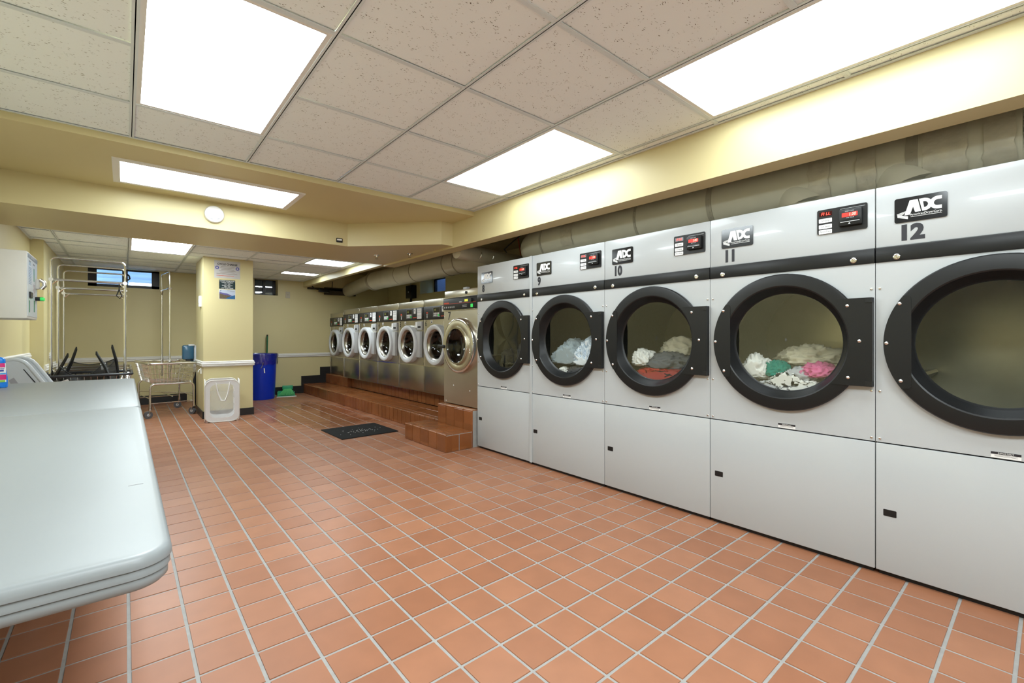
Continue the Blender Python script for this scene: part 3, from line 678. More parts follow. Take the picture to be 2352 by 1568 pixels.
# ------------------------------------------------------------------ washers
WW = .727
def washer(num, yc, xf, z0, label):
    t = thing('washing_machine', label, 'washing machine', (xf, yc, z0), group='stainless steel front-loading washers on the platform')
    h = WW/2-.004; DC = .625
    P('cabinet', 'wcab', lambda: plate_hole(MB(), -h, h, .345, .952, 0, DC, .215, 0, .012).rbox(.006, .80, -h, -h+.012, 0, 1.12, .003).rbox(.006, .80, h-.012, h, 0, 1.12, .003).box(.79, .80, -h, h, 0, 1.1).rbox(.0, .80, -h, h, 1.12, 1.215, .004), steel, t, 30)
    P('lower_panel', 'wlow', lambda: MB().rbox(.0, .014, -h, h, 0, .338, .004), steel_dk, t, 30)
    P('seam_strip', 'wseam', lambda: MB().box(-.004, .006, -h, h, .337, .345), chrome, t)
    P('side_trim', 'wst', lambda: MB().box(-.004, .004, h-.006, h+.003, 0, 1.1), chrome, t)
    cp = P('control_panel', 'wcp', lambda: MB().rbox(-.012, .10, -h, h, .954, 1.125, .006), blackp, t, 30)
    P('keypad', 'wkey', lambda: MB().prism(rrect(-.10, .07, .985, 1.105, .006), FX, .012, .015), gloss_black, cp)
    P('keypad_border', 'wkb', lambda: MB().tube([FX(u, v, .015) for u, v in rrect(-.10, .07, .985, 1.105, .006)], .0018, 4, True), grey_plastic, cp)
    P('lcd', 'wlcd', lambda: MB().prism([(-.075, 1.06), (-.03, 1.06), (-.03, 1.085), (-.075, 1.085)], FX, .015, .0156), mat('dim_lcd', (.16, .17, .03), .3) if 'dim_lcd' not in MATS else MATS['dim_lcd'], cp)
    def keys():
        mb = MB()
        for i in range(4):
            for j in range(2):
                if (i, j) == (3, 0): continue
                mb.prism(rrect(-.085+i*.036, -.06+i*.036, .995+j*.024, 1.013+j*.024, .003), FX, .015, .0175)
        return mb
    P('keys', 'wkeys', keys, white_print, cp)
    P('start_key', 'wsk', lambda: MB().prism(rrect(.023, .048, .995, 1.013, .003), FX, .015, .0176), led_green, cp)
    P('price_label', 'wpl', lambda: MB().prism([(.11, 1.045), (.165, 1.045), (.165, 1.112), (.11, 1.112)], FX, .012, .0126), white_print, cp)
    P('instruction_label', 'wil', lambda: MB().prism([(.205, .972), (.325, .972), (.325, 1.112), (.205, 1.112)], FX, .012, .0126), white_print, cp)
    def ip():
        mb = MB()
        for v in (1.10, 1.092, 1.084, 1.076, 1.05, 1.02, 1.01, 1.0, .985): mb.prism([(.212, v), (.31, v), (.31, v+.003), (.212, v+.003)], FX, .0126, .013)
        mb.prism([(.205, 1.060), (.325, 1.060), (.325, 1.065), (.205, 1.065)], FX, .0126, .013)
        mb.prism([(.12, 1.075), (.14, 1.075), (.14, 1.10), (.12, 1.10)], FX, .0126, .013); return mb
    P('label_print', 'wip', ip, grey_print, cp)
    def rp():
        mb = MB(); mb.prism([(-.285, 1.035), (-.235, 1.035), (-.245, 1.055), (-.275, 1.055)], FX, .012, .0126)
        mb.prism([(.085, .985), (.185, .985), (.185, .995), (.085, .995)], FX, .012, .0126); return mb
    P('red_marks', 'wrp', rp, red_print, cp)
    P('white_marks', 'wwm', lambda: MB().prism([(-.28, 1.02), (-.24, 1.02), (-.24, 1.026), (-.28, 1.026)], FX, .012, .0126).prism([(-.268, .975), (-.252, .975), (-.252, 1.012), (-.268, 1.012)], FX, .012, .0126), white_print, cp)
    door = P('door', 'wdoor', lambda: MB().lathe([(0, .262), (-.05, .262), (-.068, .255), (-.075, .240), (-.070, .212), (-.055, .198), (-.03, .192)], (0, 0, DC), n=56), lt_grey, t, 40)
    P('inner_ring', 'wir', lambda: MB().lathe([(-.055, .200), (-.045, .18), (-.02, .168), (.0, .166)], (0, 0, DC), n=48), steel_dk, door, 40)
    P('glass', 'wgl', lambda: MB().lathe([(-.010, .168), (.03, .15), (.05, .10), (.06, .002)], (0, 0, DC), n=40), wash_glass, door, 60)
    P('hinge_cover', 'whc', lambda: MB().rbox(-.045, -.002, -.335, -.225, .45, .80, .006), grey_plastic, door, 30)
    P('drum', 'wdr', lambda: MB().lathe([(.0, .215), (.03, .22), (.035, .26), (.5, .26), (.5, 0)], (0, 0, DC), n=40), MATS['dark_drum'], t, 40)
    P('soap_drawer', 'wsd', lambda: MB().rbox(-.025, .0, -.345, -.225, .82, .935, .006), grey_plastic, t, 30)
    P('drawer_grip', 'wsg', lambda: MB().prism(rrect(.245, .325, .845, .872, .008), FX, .025, .0262), blackp, t)
    P('notice_label', 'wnl', lambda: MB().prism([(.135, .855), (.205, .855), (.205, .93), (.135, .93)], FX, .0, .0008), white_print, t)
    P('notice_label', 'wnl2', lambda: MB().prism([(-.275, .80), (-.19, .80), (-.19, .845), (-.275, .845)], FX, .0, .0008), white_print, t)
    P('emblem_sticker', 'wem', lambda: MB().prism([(-.185, .905), (-.145, .905), (-.145, .945), (-.185, .945)], FX, .0, .0008), white_print, t)
    P('emblem_print', 'wep', lambda: MB().prism([(-.178, .91), (-.152, .91), (-.152, .924), (-.178, .924)], FX, .0008, .0012).prism([(-.172, .93), (-.158, .93), (-.158, .94), (-.172, .94)], FX, .0008, .0012), black_print, t)
    P('number_decal', ('wnum', num), lambda: text_mb(str(num), .105, (-.31, .90), FX, .0003, .0005, sx=.85, bold=.001), black_print, t)
    return t
WY = [None, 9.21, 8.00, 7.265, 6.53, 5.795, 5.06]
WL = [None, 'steel front-loading washer numbered 1, set back in the far corner', 'steel front-loading washer numbered 2, second from the far wall',
      'third steel washer from the far wall, numbered 3', 'steel front-loading washer numbered 4, in the middle of the platform',
      'fifth steel washer from the far wall, numbered 5, with a chrome top edge', 'steel front-loading washer numbered 6, beside the taller washer 7']
for n_ in range(1, 7): washer(n_, WY[n_], 3.22 if n_ == 1 else 3.05, .365 if n_ == 1 else .385, WL[n_])
tr_ = MB().rbox(3.06, 3.20, 4.70, 8.37, .371, .384, .003).build('washer_skid', steel_dk); setp(tr_, 'thin dark metal lip under the fronts of washers 2 to 6', 'metal rail')

def washer7():
    t = thing('washing_machine', 'larger steel washer numbered 7 with a round brass-toned door, beside dryer 8', 'washing machine', (2.74, 4.095, .385), group='stainless steel front-loading washers on the platform')
    h, DC = .325, .635
    plate_hole(MB(), -h, h, 0, 1.02, -.01, DC, .20, 0, .014).box(.012, .80, -h, -h+.008, 0, 1.2).box(.012, .80, h-.008, h, 0, 1.2).box(.79, .80, -h, h, 0, 1.2).rbox(.01, .80, -h, h, 1.155, 1.235, .004).build('cabinet', steel, t, 30)
    cp = MB().rbox(-.012, .1, -h, h, 1.022, 1.152, .005).build('control_panel', blackp, t, 30)
    MB().box(-.016, .0, -h, h, 1.152, 1.158).box(-.014, 0, -h, h, 1.014, 1.022).build('panel_trim', chrome, cp)
    MB().prism([(-.31, 1.088), (.30, 1.088), (.30, 1.091), (-.31, 1.091)], FX, .012, .0125).prism([(-.305, 1.094), (-.20, 1.094), (-.20, 1.106), (-.305, 1.106)], FX, .012, .0125).build('red_marks', red_print, cp)
    MB().prism([(.10, 1.10), (.16, 1.10), (.16, 1.125), (.10, 1.125)], FX, .012, .013).build('lcd', led_yel, cp)
    MB().prism(rrect(.215, .25, 1.035, 1.07, .003), FX, .012, .017).build('start_switch', led_green, cp)
    MB().cyl((-.012, -.235, 1.11), (-.035, -.235, 1.11), .022, .018, 16).build('selector_knob', blackp, cp, 40)
    mk = MB()
    for k in range(6): mk.prism([(-.30+k*.038, 1.045), (-.288+k*.038, 1.045), (-.288+k*.038, 1.062), (-.30+k*.038, 1.062)], FX, .012, .0125)
    for v in (1.045, 1.06): mk.prism([(.06, v), (.14, v), (.14, v+.004), (.06, v+.004)], FX, .012, .0125)
    mk.prism([(0, 1.097), (.045, 1.097), (.045, 1.106), (0, 1.106)], FX, .012, .0125); mk.build('white_marks', lt_grey, cp)
    MB().rbox(.05, .09, -.05, .02, 1.235, 1.265, .003).build('hose_block', grey_plastic, t)
    MB().cyl((.01, -.10, 1.197), (.002, -.10, 1.197), .016).build('key_lock', blackp, t)
    door = MB().lathe([(0, .296), (-.03, .296), (-.042, .290), (-.046, .280), (-.046, .262)], (0, -.01, DC), n=64).build('door', chrome, t, 40)
    MB().lathe([(-.046, .264), (-.048, .26), (-.048, .205), (-.044, .20)], (0, -.01, DC), n=64).build('brass_ring', mat('brass_toned_steel', (.52, .48, .34), .45, metal=1, var=.05), door, 40)
    MB().lathe([(-.044, .202), (-.07, .198), (-.07, .182), (-.045, .178)], (0, -.01, DC), n=56).build('inner_ring', chrome, door, 40)
    MB().lathe([(-.045, .178), (-.02, .14), (.0, .08), (.01, .002)], (0, -.01, DC), n=40).build('glass', wash_glass, door, 60)
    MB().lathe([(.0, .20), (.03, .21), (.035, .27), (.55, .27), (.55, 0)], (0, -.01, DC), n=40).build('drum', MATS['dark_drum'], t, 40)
    MB().rbox(-.085, -.055, .20, .33, DC-.03, DC+.005, .008).rbox(-.075, -.03, .19, .22, DC-.022, DC, .004).build('door_handle', blackp, door, 30)
    for v in (-.07, -.05, -.035, .035, .05, .07): P('bolt', 'w7b', lambda: MB().lathe([(-.048, .006), (-.052, .004), (-.053, 0)], n=8), chrome, door, 60, (0, -.245, DC+v))
    MB().prism(rrect(-.322, -.272, .55, .745, .006), FX, .0, .001).build('care_label', white_print, t)
    MB().prism([(-.315, .728), (-.28, .728), (-.28, .740), (-.315, .740)], FX, .001, .0014).prism([(-.318, .672), (-.276, .672), (-.276, .677), (-.318, .677)], FX, .001, .0014).build('label_print', red_print, t)
    text_mb('7', .13, (-.215, .955), FX, .0003, .0005, sx=.9, bold=.001).build('number_decal', black_print, t)
    for y, z in ((.13, .20), (-.18, .165), (.28, .02), (.315, .955)): P('rivet', 'w7r', lambda: MB().lathe([(0, .007), (-.004, .004), (-.004, 0)], n=8), lt_grey, t, 60, (0, y, z))
washer7()

# ------------------------------------------------------------------ ducts above the machines
def bend(p0, c, p1, n=10):
    p0, c, p1 = Vector(p0), Vector(c), Vector(p1)
    return [tuple(p0*(1-t)**2+c*2*t*(1-t)+p1*t*t) for t in [i/n for i in range(n+1)]]
def ring_band(c, r, wd, th, name, m, parent, n=40):
    return MB().lathe([(-wd/2, r), (-wd/2, r+th), (wd/2, r+th), (wd/2, r)], c, 'y', n).build(name, m, parent, 40)
def patch(c, r, y0, y1, a0, a1, name, m, parent, seed):
    rr = random.Random(seed); mb = MB(); n, k = 12, 6; vv = []
    for j in range(k+1):
        for i in range(n+1):
            a = R(a0+(a1-a0)*i/n); rad = r+.003+rr.uniform(0, .005)
            y = y0+(y1-y0)*j/k+(rr.uniform(-.006, .006) if j in (0, k) else 0)
            vv.append((c[0]+rad*math.cos(a), c[1]+y, c[2]+rad*math.sin(a)))
    ff = [(j*(n+1)+i, j*(n+1)+i+1, (j+1)*(n+1)+i+1, (j+1)*(n+1)+i) for j in range(k) for i in range(n)]
    return mb.add(vv, ff).build(name, m, parent, 60)
DX, DZ2, DR = 3.07, 2.005, .165
dt = thing('exhaust_duct', 'large round galvanised exhaust duct running along the top of the dryers', 'duct', (DX, 1.5, DZ2))
MB().lathe([(-1.42, DR), (1.55, DR)], (0, 0, 0), 'y', 48).build('pipe', duct_m, dt, 60)
el = MB().tube(bend((0, 1.54, 0), (0, 1.92, -.01), (.35, 1.99, 0), 8)+[(1.30, 2.02, 0)], DR*.995, 36).build('elbow', duct_m, dt, 30)
MB().tube(bend((0, -1.41, 0), (0, -1.66, 0), (.22, -1.75, 0), 6)+[(.7, -1.85, 0)], DR*.99, 36).build('elbow', duct_m, dt, 30)
for y in (1.54, 1.68, 1.80):
    ring_band((0, y if y < 1.6 else 1.545, 0), DR, .02, .004, 'joint_seam', duct_band, dt) if y < 1.6 else None
for y, wd in ((-.05, .035), (-1.06, .045), (.52, .02)):
    b_ = ring_band((0, y, 0), DR, wd, .004, 'clamp_band', duct_band, dt)
    for a in range(150, 270, 14): MB().cyl((math.cos(R(a))*(DR+.004), y, math.sin(R(a))*(DR+.004)), (math.cos(R(a))*(DR+.007), y, math.sin(R(a))*(DR+.007)), .005, n=8).build('screw', chrome if False else duct_band, b_)
for y0, y1, a0, a1, sd_ in ((-1.25, -1.10, 140, 235, 1), (-1.40, -1.30, 140, 235, 2), (1.15, 1.28, 150, 215, 3), (-.72, -.62, 130, 235, 4), (-.92, -.84, 130, 240, 9)):
    patch((0, 0, 0), DR, y0, y1, a0, a1, 'tape_patch', foil, dt, sd_)
for y in (-.52, -.98):       # branch elbows dropping to the dryers
    MB().tube(bend((.0, y+.10, .0), (-.03, y-.02, .0), (-.055, y-.06, -.150), 7), .128, 30).build('branch_elbow', duct_m, dt, 40)
    MB().tube([(-.055+.131*math.cos(a), y-.06+.131*math.sin(a), -.140) for a in [2*math.pi*i/30 for i in range(30)]], .006, 6, True).build('collar_seam', duct_band, dt, 60)
MB().lathe([(0, .06), (.02, .09), (.06, .10), (.10, .085)], (.16, -1.72, -.12), 'z', 20).build('foil_wrap', mat('bright_foil', (.6, .58, .5), .25, metal=.9, var=.2, bump=1, bscale=50), dt, 30)

d2 = thing('exhaust_duct', 'wide round duct under the ceiling behind washers 2 to 7', 'duct', (3.38, 6.3, 2.10))
MB().lathe([(-1.30, .155), (1.45, .155)], (0, 0, 0), 'y', 44).build('pipe', duct_m, d2, 60)
MB().tube(bend((0, -1.29, 0), (0, -1.62, -.01), (.25, -1.66, -.06), 8)+[(1.05, -1.80, -.20)], .153, 32).build('elbow', duct_m, d2, 30)
for y in (-1.28, -1.02, -.10, 1.44): ring_band((0, y, 0), .155, .018, .005, 'joint_seam', duct_band, d2)
ring_band((0, .42, 0), .155, .008, .003, 'joint_seam', duct_band, d2)
MB().lathe([(1.45, .155), (1.47, .168), (1.49, .168), (1.49, .15), (1.44, .15)], (0, 0, 0), 'y', 44).build('end_flange', duct_band, d2, 40)
MB().tube(bend((.10, 1.50, .06), (.14, 2.3, .03), (.22, 3.28, -.02), 8), .13, 28).build('inner_sleeve', duct_m, d2, 40)
d3 = thing('vent_pipe', 'slim grey pipe crossing under the beam between dryer 8 and washer 7', 'pipe', (2.72, 4.13, 2.02))
MB().cyl((0, 0, .02), (1.77, 0, -.06), .085, .085, 28).build('pipe', duct_m, d3, 40)
for x in (.25, .42): MB().tube([(x+.09*.0, .0, 0)]+[(x+.02*math.sin(a), -.088*math.sin(a+.6), -.088*math.cos(a+.6)+.01) for a in (.2, .5, .8, 1.1)], .004, 5).build('drip_mark', chrome, d3)
MB().box(2.775, 3.6, YF-.02, YF, 2.06, 2.10).box(3.1, 3.75, YF-.02, YF, 1.97, 2.12).build('wall_opening_shade', mat('opening_shade_dark', (.06, .05, .035), .9))  # dark slabs on the wall face, standing for shade inside an opening
bpy.data.objects['wall_opening_shade']['kind'] = 'structure'
# cables in the cavity above dryer 8
for k, (pts, m_) in enumerate((([(2.74, 2.2, 2.30), (2.95, 3.0, 2.22), (3.2, 3.7, 2.17), (3.6, 4.4, 2.2), (4.4, 5.2, 2.25)], 'black_plastic'), ([(2.75, 2.0, 2.32), (2.95, 2.9, 2.25), (3.3, 3.8, 2.23), (4.4, 5.0, 2.3)], 'red_print'))):
    o = MB().tube(pts, .007, 6).build('cable', MATS[m_], None, 60)
    setp(o, ['black cable strung above the pipe near dryer 8', 'dull red cable strung above the pipe near dryer 8'][k], 'cable')

# ------------------------------------------------------------------ folding tables
def slab(x0, x1, y0, y1, r, layers, n=8):
    mb = MB(); m = 4*(n+1); vv = []
    for ins, z in layers: vv += [(u, v, z) for u, v in rrect(x0+ins, x1-ins, y0+ins, y1-ins, max(.004, r-ins), n)]
    ff = []
    for k in range(len(layers)-1):
        for i in range(m): j = (i+1) % m; ff.append((k*m+i, k*m+j, (k+1)*m+j, (k+1)*m+i))
    ff += [tuple(range(m)), tuple(range((len(layers)-1)*m, len(layers)*m))[::-1]]
    return mb.add(vv, ff)
def table(y0, y1, label, zt=.74):
    x0, x1 = -.80, .068
    t = thing('folding_table', label, 'table', ((x0+x1)/2, (y0+y1)/2, 0), group='pale plastic folding tables')
    W, D = (x1-x0)/2, (y1-y0)/2
    L_ = [(.016, 0), (.008, -.0015), (.003, -.006), (.0, -.016), (.0, -.022), (.005, -.0245), (.003, -.027), (.003, -.039), (.008, -.0415), (.006, -.044), (.006, -.056), (.012, -.062), (.03, -.060)]
    slab(-W, W, -D, D, .062, [(a, zt+b) for a, b in L_]).build('table_top', table_m, t, 50)
    for s in (-1, 1):
        y = s*(D-.58); lg = MB(); xa, xb = -W+.12, W-.36
        for xx in (xa, xb): lg.tube([(xx, y, zt-.06), (xx, y, .014)], .014, 8)
        lg.tube([(xa, y, .18), (xb, y, .18)], .011, 8).tube([(xa, y, zt-.10), (xb, y, zt-.10)], .011, 8)
        o = lg.build('leg', grey_plastic, t, 60)
        for xx in (xa, xb): MB().cyl((xx, y, 0), (xx, y, .03), .018).build('foot_cap', blackp, o)
        MB().tube([(0, y, zt-.10), (0, y-s*.32, zt-.06)], .009, 8).build('brace', grey_plastic, t, 60)
    return t
t1 = table(1.015, 3.212, 'pale grey plastic folding table in the left foreground with a scuffed rim')
MB().tube([(.372, -.60, .7402), (.39, -.597, .7403), (.402, -.598, .7402)], .0009, 5).build('scuff_mark', grey_print, t1)
table(3.22, 5.44, 'second pale folding table, standing behind the foreground one', .738)

def bottle(name, label, loc, cols, h=.30, cap=None, rz=0.0, w=.062, th=.042, lab=None):
    t = thing(name, label, 'bottle', loc, rz)
    prof = [(0, .9), (.01, 1.0), (.05, 1.03), (.25, 1.0), (.38, .93), (.50, .82), (.60, .86), (.68, .86), (.73, .70), (.76, .38), (.785, .30)]
    mb = MB(); n = 28; vv = []
    for a, r in prof:
        for i in range(n):
            q = 2*math.pi*i/n; cx, sy = math.cos(q), math.sin(q)
            vv.append((w*r*math.copysign(abs(cx)**.8, cx), th*r*math.copysign(abs(sy)**.8, sy), a*h))
    ff = [(k*n+i, k*n+(i+1) % n, (k+1)*n+(i+1) % n, (k+1)*n+i) for k in range(len(prof)-1) for i in range(n)]+[tuple(range(n))[::-1], tuple(range((len(prof)-1)*n, len(prof)*n))]
    mb.add(vv, ff).build('body', cols[0], t, 50)
    cp = MB().lathe([(.785*h, .021), (.785*h, .027), (.83*h, .027), (.835*h, .022), (.99*h, .019), (h, .016), (h, 0)], n=24, axis='z').build('cap', cols[1], t, 40)
    if lab: lab(t, w, th, h)
    return t
blue_pl = mat('blue_bottle_plastic', (.01, .20, .72), .25); red_cap = mat('red_cap_plastic', (.62, .03, .06), .3)
yel_pl = mat('yellow_bottle_plastic', (.75, .62, .08), .3); navy = mat('navy_cap', (.02, .03, .20), .3); clear_pl = mat('pale_bottle_plastic', (.55, .62, .68), .2)
pinkp = mat('magenta_print', (.65, .02, .18), .4); limep = mat('lime_print', (.28, .55, .06), .4); navyp = mat('navy_print', (.03, .04, .32), .4); bluep = mat('sky_print', (.05, .35, .75), .4)
def lab_blue(t, w, th, h):
    # curved label wrapping the front of the bottle
    def wrap(u0, u1, v0, v1, off):
        mb = MB(); k = 10; vv = []
        for v in (v0, v1):
            for i in range(k+1):
                u = u0+(u1-u0)*i/k; a = u*math.pi/2
                r = 1.02-.30*max(0, v-.38)-.02*(v < .38)
                cx, sy = math.sin(a), -math.cos(a)
                vv.append(((w*r+off)*math.copysign(abs(cx)**.8, cx), (th*r+off)*math.copysign(abs(sy)**.8, sy), v*h))
        return mb.add(vv, [(i, i+1, k+2+i, k+1+i) for i in range(k)])
    wrap(-.72, .72, .14, .60, .0015).build('label', white_print, t, 60)
    wrap(-.6, .62, .50, .60, .0025).build('label_band', pinkp, t, 60)
    wrap(-.6, .55, .46, .475, .0025).build('label_print', navyp, t, 60); wrap(-.5, .5, .40, .44, .0025).build('label_print', navyp, t, 60)
    wrap(-.6, .66, .33, .36, .0025).build('label_stripe', bluep, t, 60)
    wrap(.10, .70, .20, .32, .003).build('flower_print', pinkp, t, 60); wrap(-.5, .6, .14, .19, .003).build('leaf_print', limep, t, 60)
bottle('detergent_bottle', 'blue detergent bottle with red cap at the left edge of the table', (-.742, 5.05, .738), (blue_pl, red_cap), .305, lab=lab_blue, w=.072)
bottle('detergent_bottle', 'yellow softener bottle with pale cap on the table against the wall', (-.735, 4.72, .738), (yel_pl, clear_pl), .27)
bottle('detergent_bottle', 'pale bottle with navy cap on the table against the wall', (-.735, 3.35, .74), (clear_pl, navy), .27)
lump('folded_laundry', 'cream and tan laundry heaped on the table by the wall', (-.70, 4.02, .835), (.075, .19, .13), 31, CBEI, group='laundry on the table')
lump('folded_laundry', 'light blue laundry heaped on the table by the wall', (-.70, 3.62, .82), (.075, .13, .11), 32, CLB, group='laundry on the table')
lump('folded_laundry', 'white laundry heaped at the near end of the pile by the wall', (-.66, 2.45, .82), (.11, .20, .10), 33, CW, group='laundry on the table')

# ------------------------------------------------------------------ card machine on the left wall
t = thing('card_machine', 'white wall-mounted laundry card machine on the left wall', 'card machine', (-.55, 5.12, 1.25))
h = .25
mb = MB().rbox(-.258, 0, -h, h, 0, .50, .008); mb.build('housing', skin_grey, t, 30)
MB().prism(rrect(-h+.012, h-.008, .02, .488, .004), FPX, .0, .002).build('face_plate', mat('pale_blue_plate', (.62, .68, .72), .3), t)
hd = MB().prism([(-h+.012, .455), (h-.008, .455), (h-.008, .488), (-h+.012, .488)], FPX, .002, .003).build('header_strip', mat('slate_header', (.10, .14, .19), .3), t)
text_mb('CARD CENTER', .024, (0, .471), FPX, .003, .0006).build('header_lettering', white_print, hd)
bl = MB()
for k in range(11): bl.prism([(-.19, .385-k*.012), (-.06, .385-k*.012), (-.06, .391-k*.012), (-.19, .391-k*.012)], FPX, .002, .0026)
bl.prism([(-.17, .405), (-.10, .405), (-.10, .43), (-.17, .43)], FPX, .002, .0026).build('instruction_print', mat('blue_grey_print', (.18, .30, .45), .5), t)
MB().prism([(-.17, .43), (-.10, .43), (-.10, .44), (-.17, .44)], FPX, .002, .0028).prism([(.03, .425), (.10, .425), (.10, .435), (.03, .435)], FPX, .002, .0028).rbox(.0, .012, -.17, -.07, .16, .205, .003).build('slot', blackp, t)
gm = MB().prism([(.05, .30), (.09, .30), (.09, .40), (.05, .40)], FPX, .002, .0026).prism([(-.17, .05), (-.13, .05), (-.13, .14), (-.17, .14)], FPX, .002, .0026).prism([(.06, .06), (.11, .06), (.11, .15), (.06, .15)], FPX, .002, .0026)
gm.build('green_print', mat('green_print', (.03, .22, .12), .5), t)
rp = MB()
for k in range(9): rp.prism([(.03, .27-k*.011), (.12, .27-k*.011), (.12, .274-k*.011), (.03, .274-k*.011)], FPX, .002, .0026)
rp.build('fine_print', mat('mauve_print', (.45, .30, .33), .5), t)
bh = MB().rbox(0, .02, .155, .215, .25, .33, .004).build('bill_acceptor', skin_grey, t, 30)
MB().tube([(.02, .185, .33), (.045, .19, .31), (.05, .19, .28), (.03, .185, .252)], .014, 8).build('acceptor_mouth', chrome, bh, 60)
cr = MB().rbox(0, .05, .13, .19, .155, .185, .006).build('card_reader', blackp, t, 30)
MB().rbox(.028, .052, .128, .192, .157, .183, .004).build('reader_light', led_green, cr, 30)

# ------------------------------------------------------------------ white plastic chair beyond the tables
def chair():
    t = thing('plastic_chair', 'white moulded plastic chair with sloping sides, against the left wall beyond the tables', 'chair', (-.80, 5.98, 0))
    wp = mat('white_chair_plastic', (.50, .53, .55), .35)
    prof = [(.02, .92), (.068, .934), (.107, .94), (.145, .929), (.172, .911), (.198, .876), (.224, .829), (.251, .782), (.287, .718), (.33, .65), (.38, .61), (.47, .595), (.50, .57)]
    prof = [(max(.006, x-.038), z-.02) for x, z in prof]
    side = prof+[(.43, .42), (.06, .40), (.03, .62)]
    for s in (-1, 1):
        ax = (lambda u, v, d, s=s: (u, s*(.20-.03*max(0, (.62-v))+d), v))
        p = MB().prism(side, ax, -.012, .012).build('side_shell', wp, t)
        MB().tube([ax(u, v, .0) for u, v in prof], .017, 8).build('rolled_edge', wp, p, 60)
        MB().prism([(.125, .833), (.130, .835), (.205, .710), (.198, .708)], ax, .0115, .0135).build('slot', blackp, p)
        MB().prism([(.04, .742), (.07, .765), (.10, .705), (.06, .695)], ax, .0115, .0140).build('gap_shade_patch', grey_print, p)  # grey patch painted for the shade in the seat gap
    n = 12; vv = []
    for d in (0, .022):
        for i in range(n+1):
            k = -1+2*i/n; vv += [(.006+d+.02*k*k, k*.20, .915-.012*k*k), (.02+d+.02*k*k, k*.19, .42)]
    m = 2*(n+1); ff = []
    for i in range(n):
        q = 2*i; ff += [(q, q+1, q+3, q+2), (m+q, m+q+2, m+q+3, m+q+1), (q, q+2, m+q+2, m+q), (q+1, m+q+1, m+q+3, q+3)]
    MB().add(vv, ff).build('backrest', wp, t, 40)
    slab(.05, .45, -.18, .18, .05, [(.01, .455), (0, .45), (0, .43), (.02, .425)]).build('seat', wp, t, 40)
    for x in (.09, .41):
        for y in (-.16, .16): MB().tube([(x, y, .44), (x+(.02 if x > .2 else -.01), y*1.08, .0)], [.024, .017], 8).build('leg', wp, t, 50)
chair()

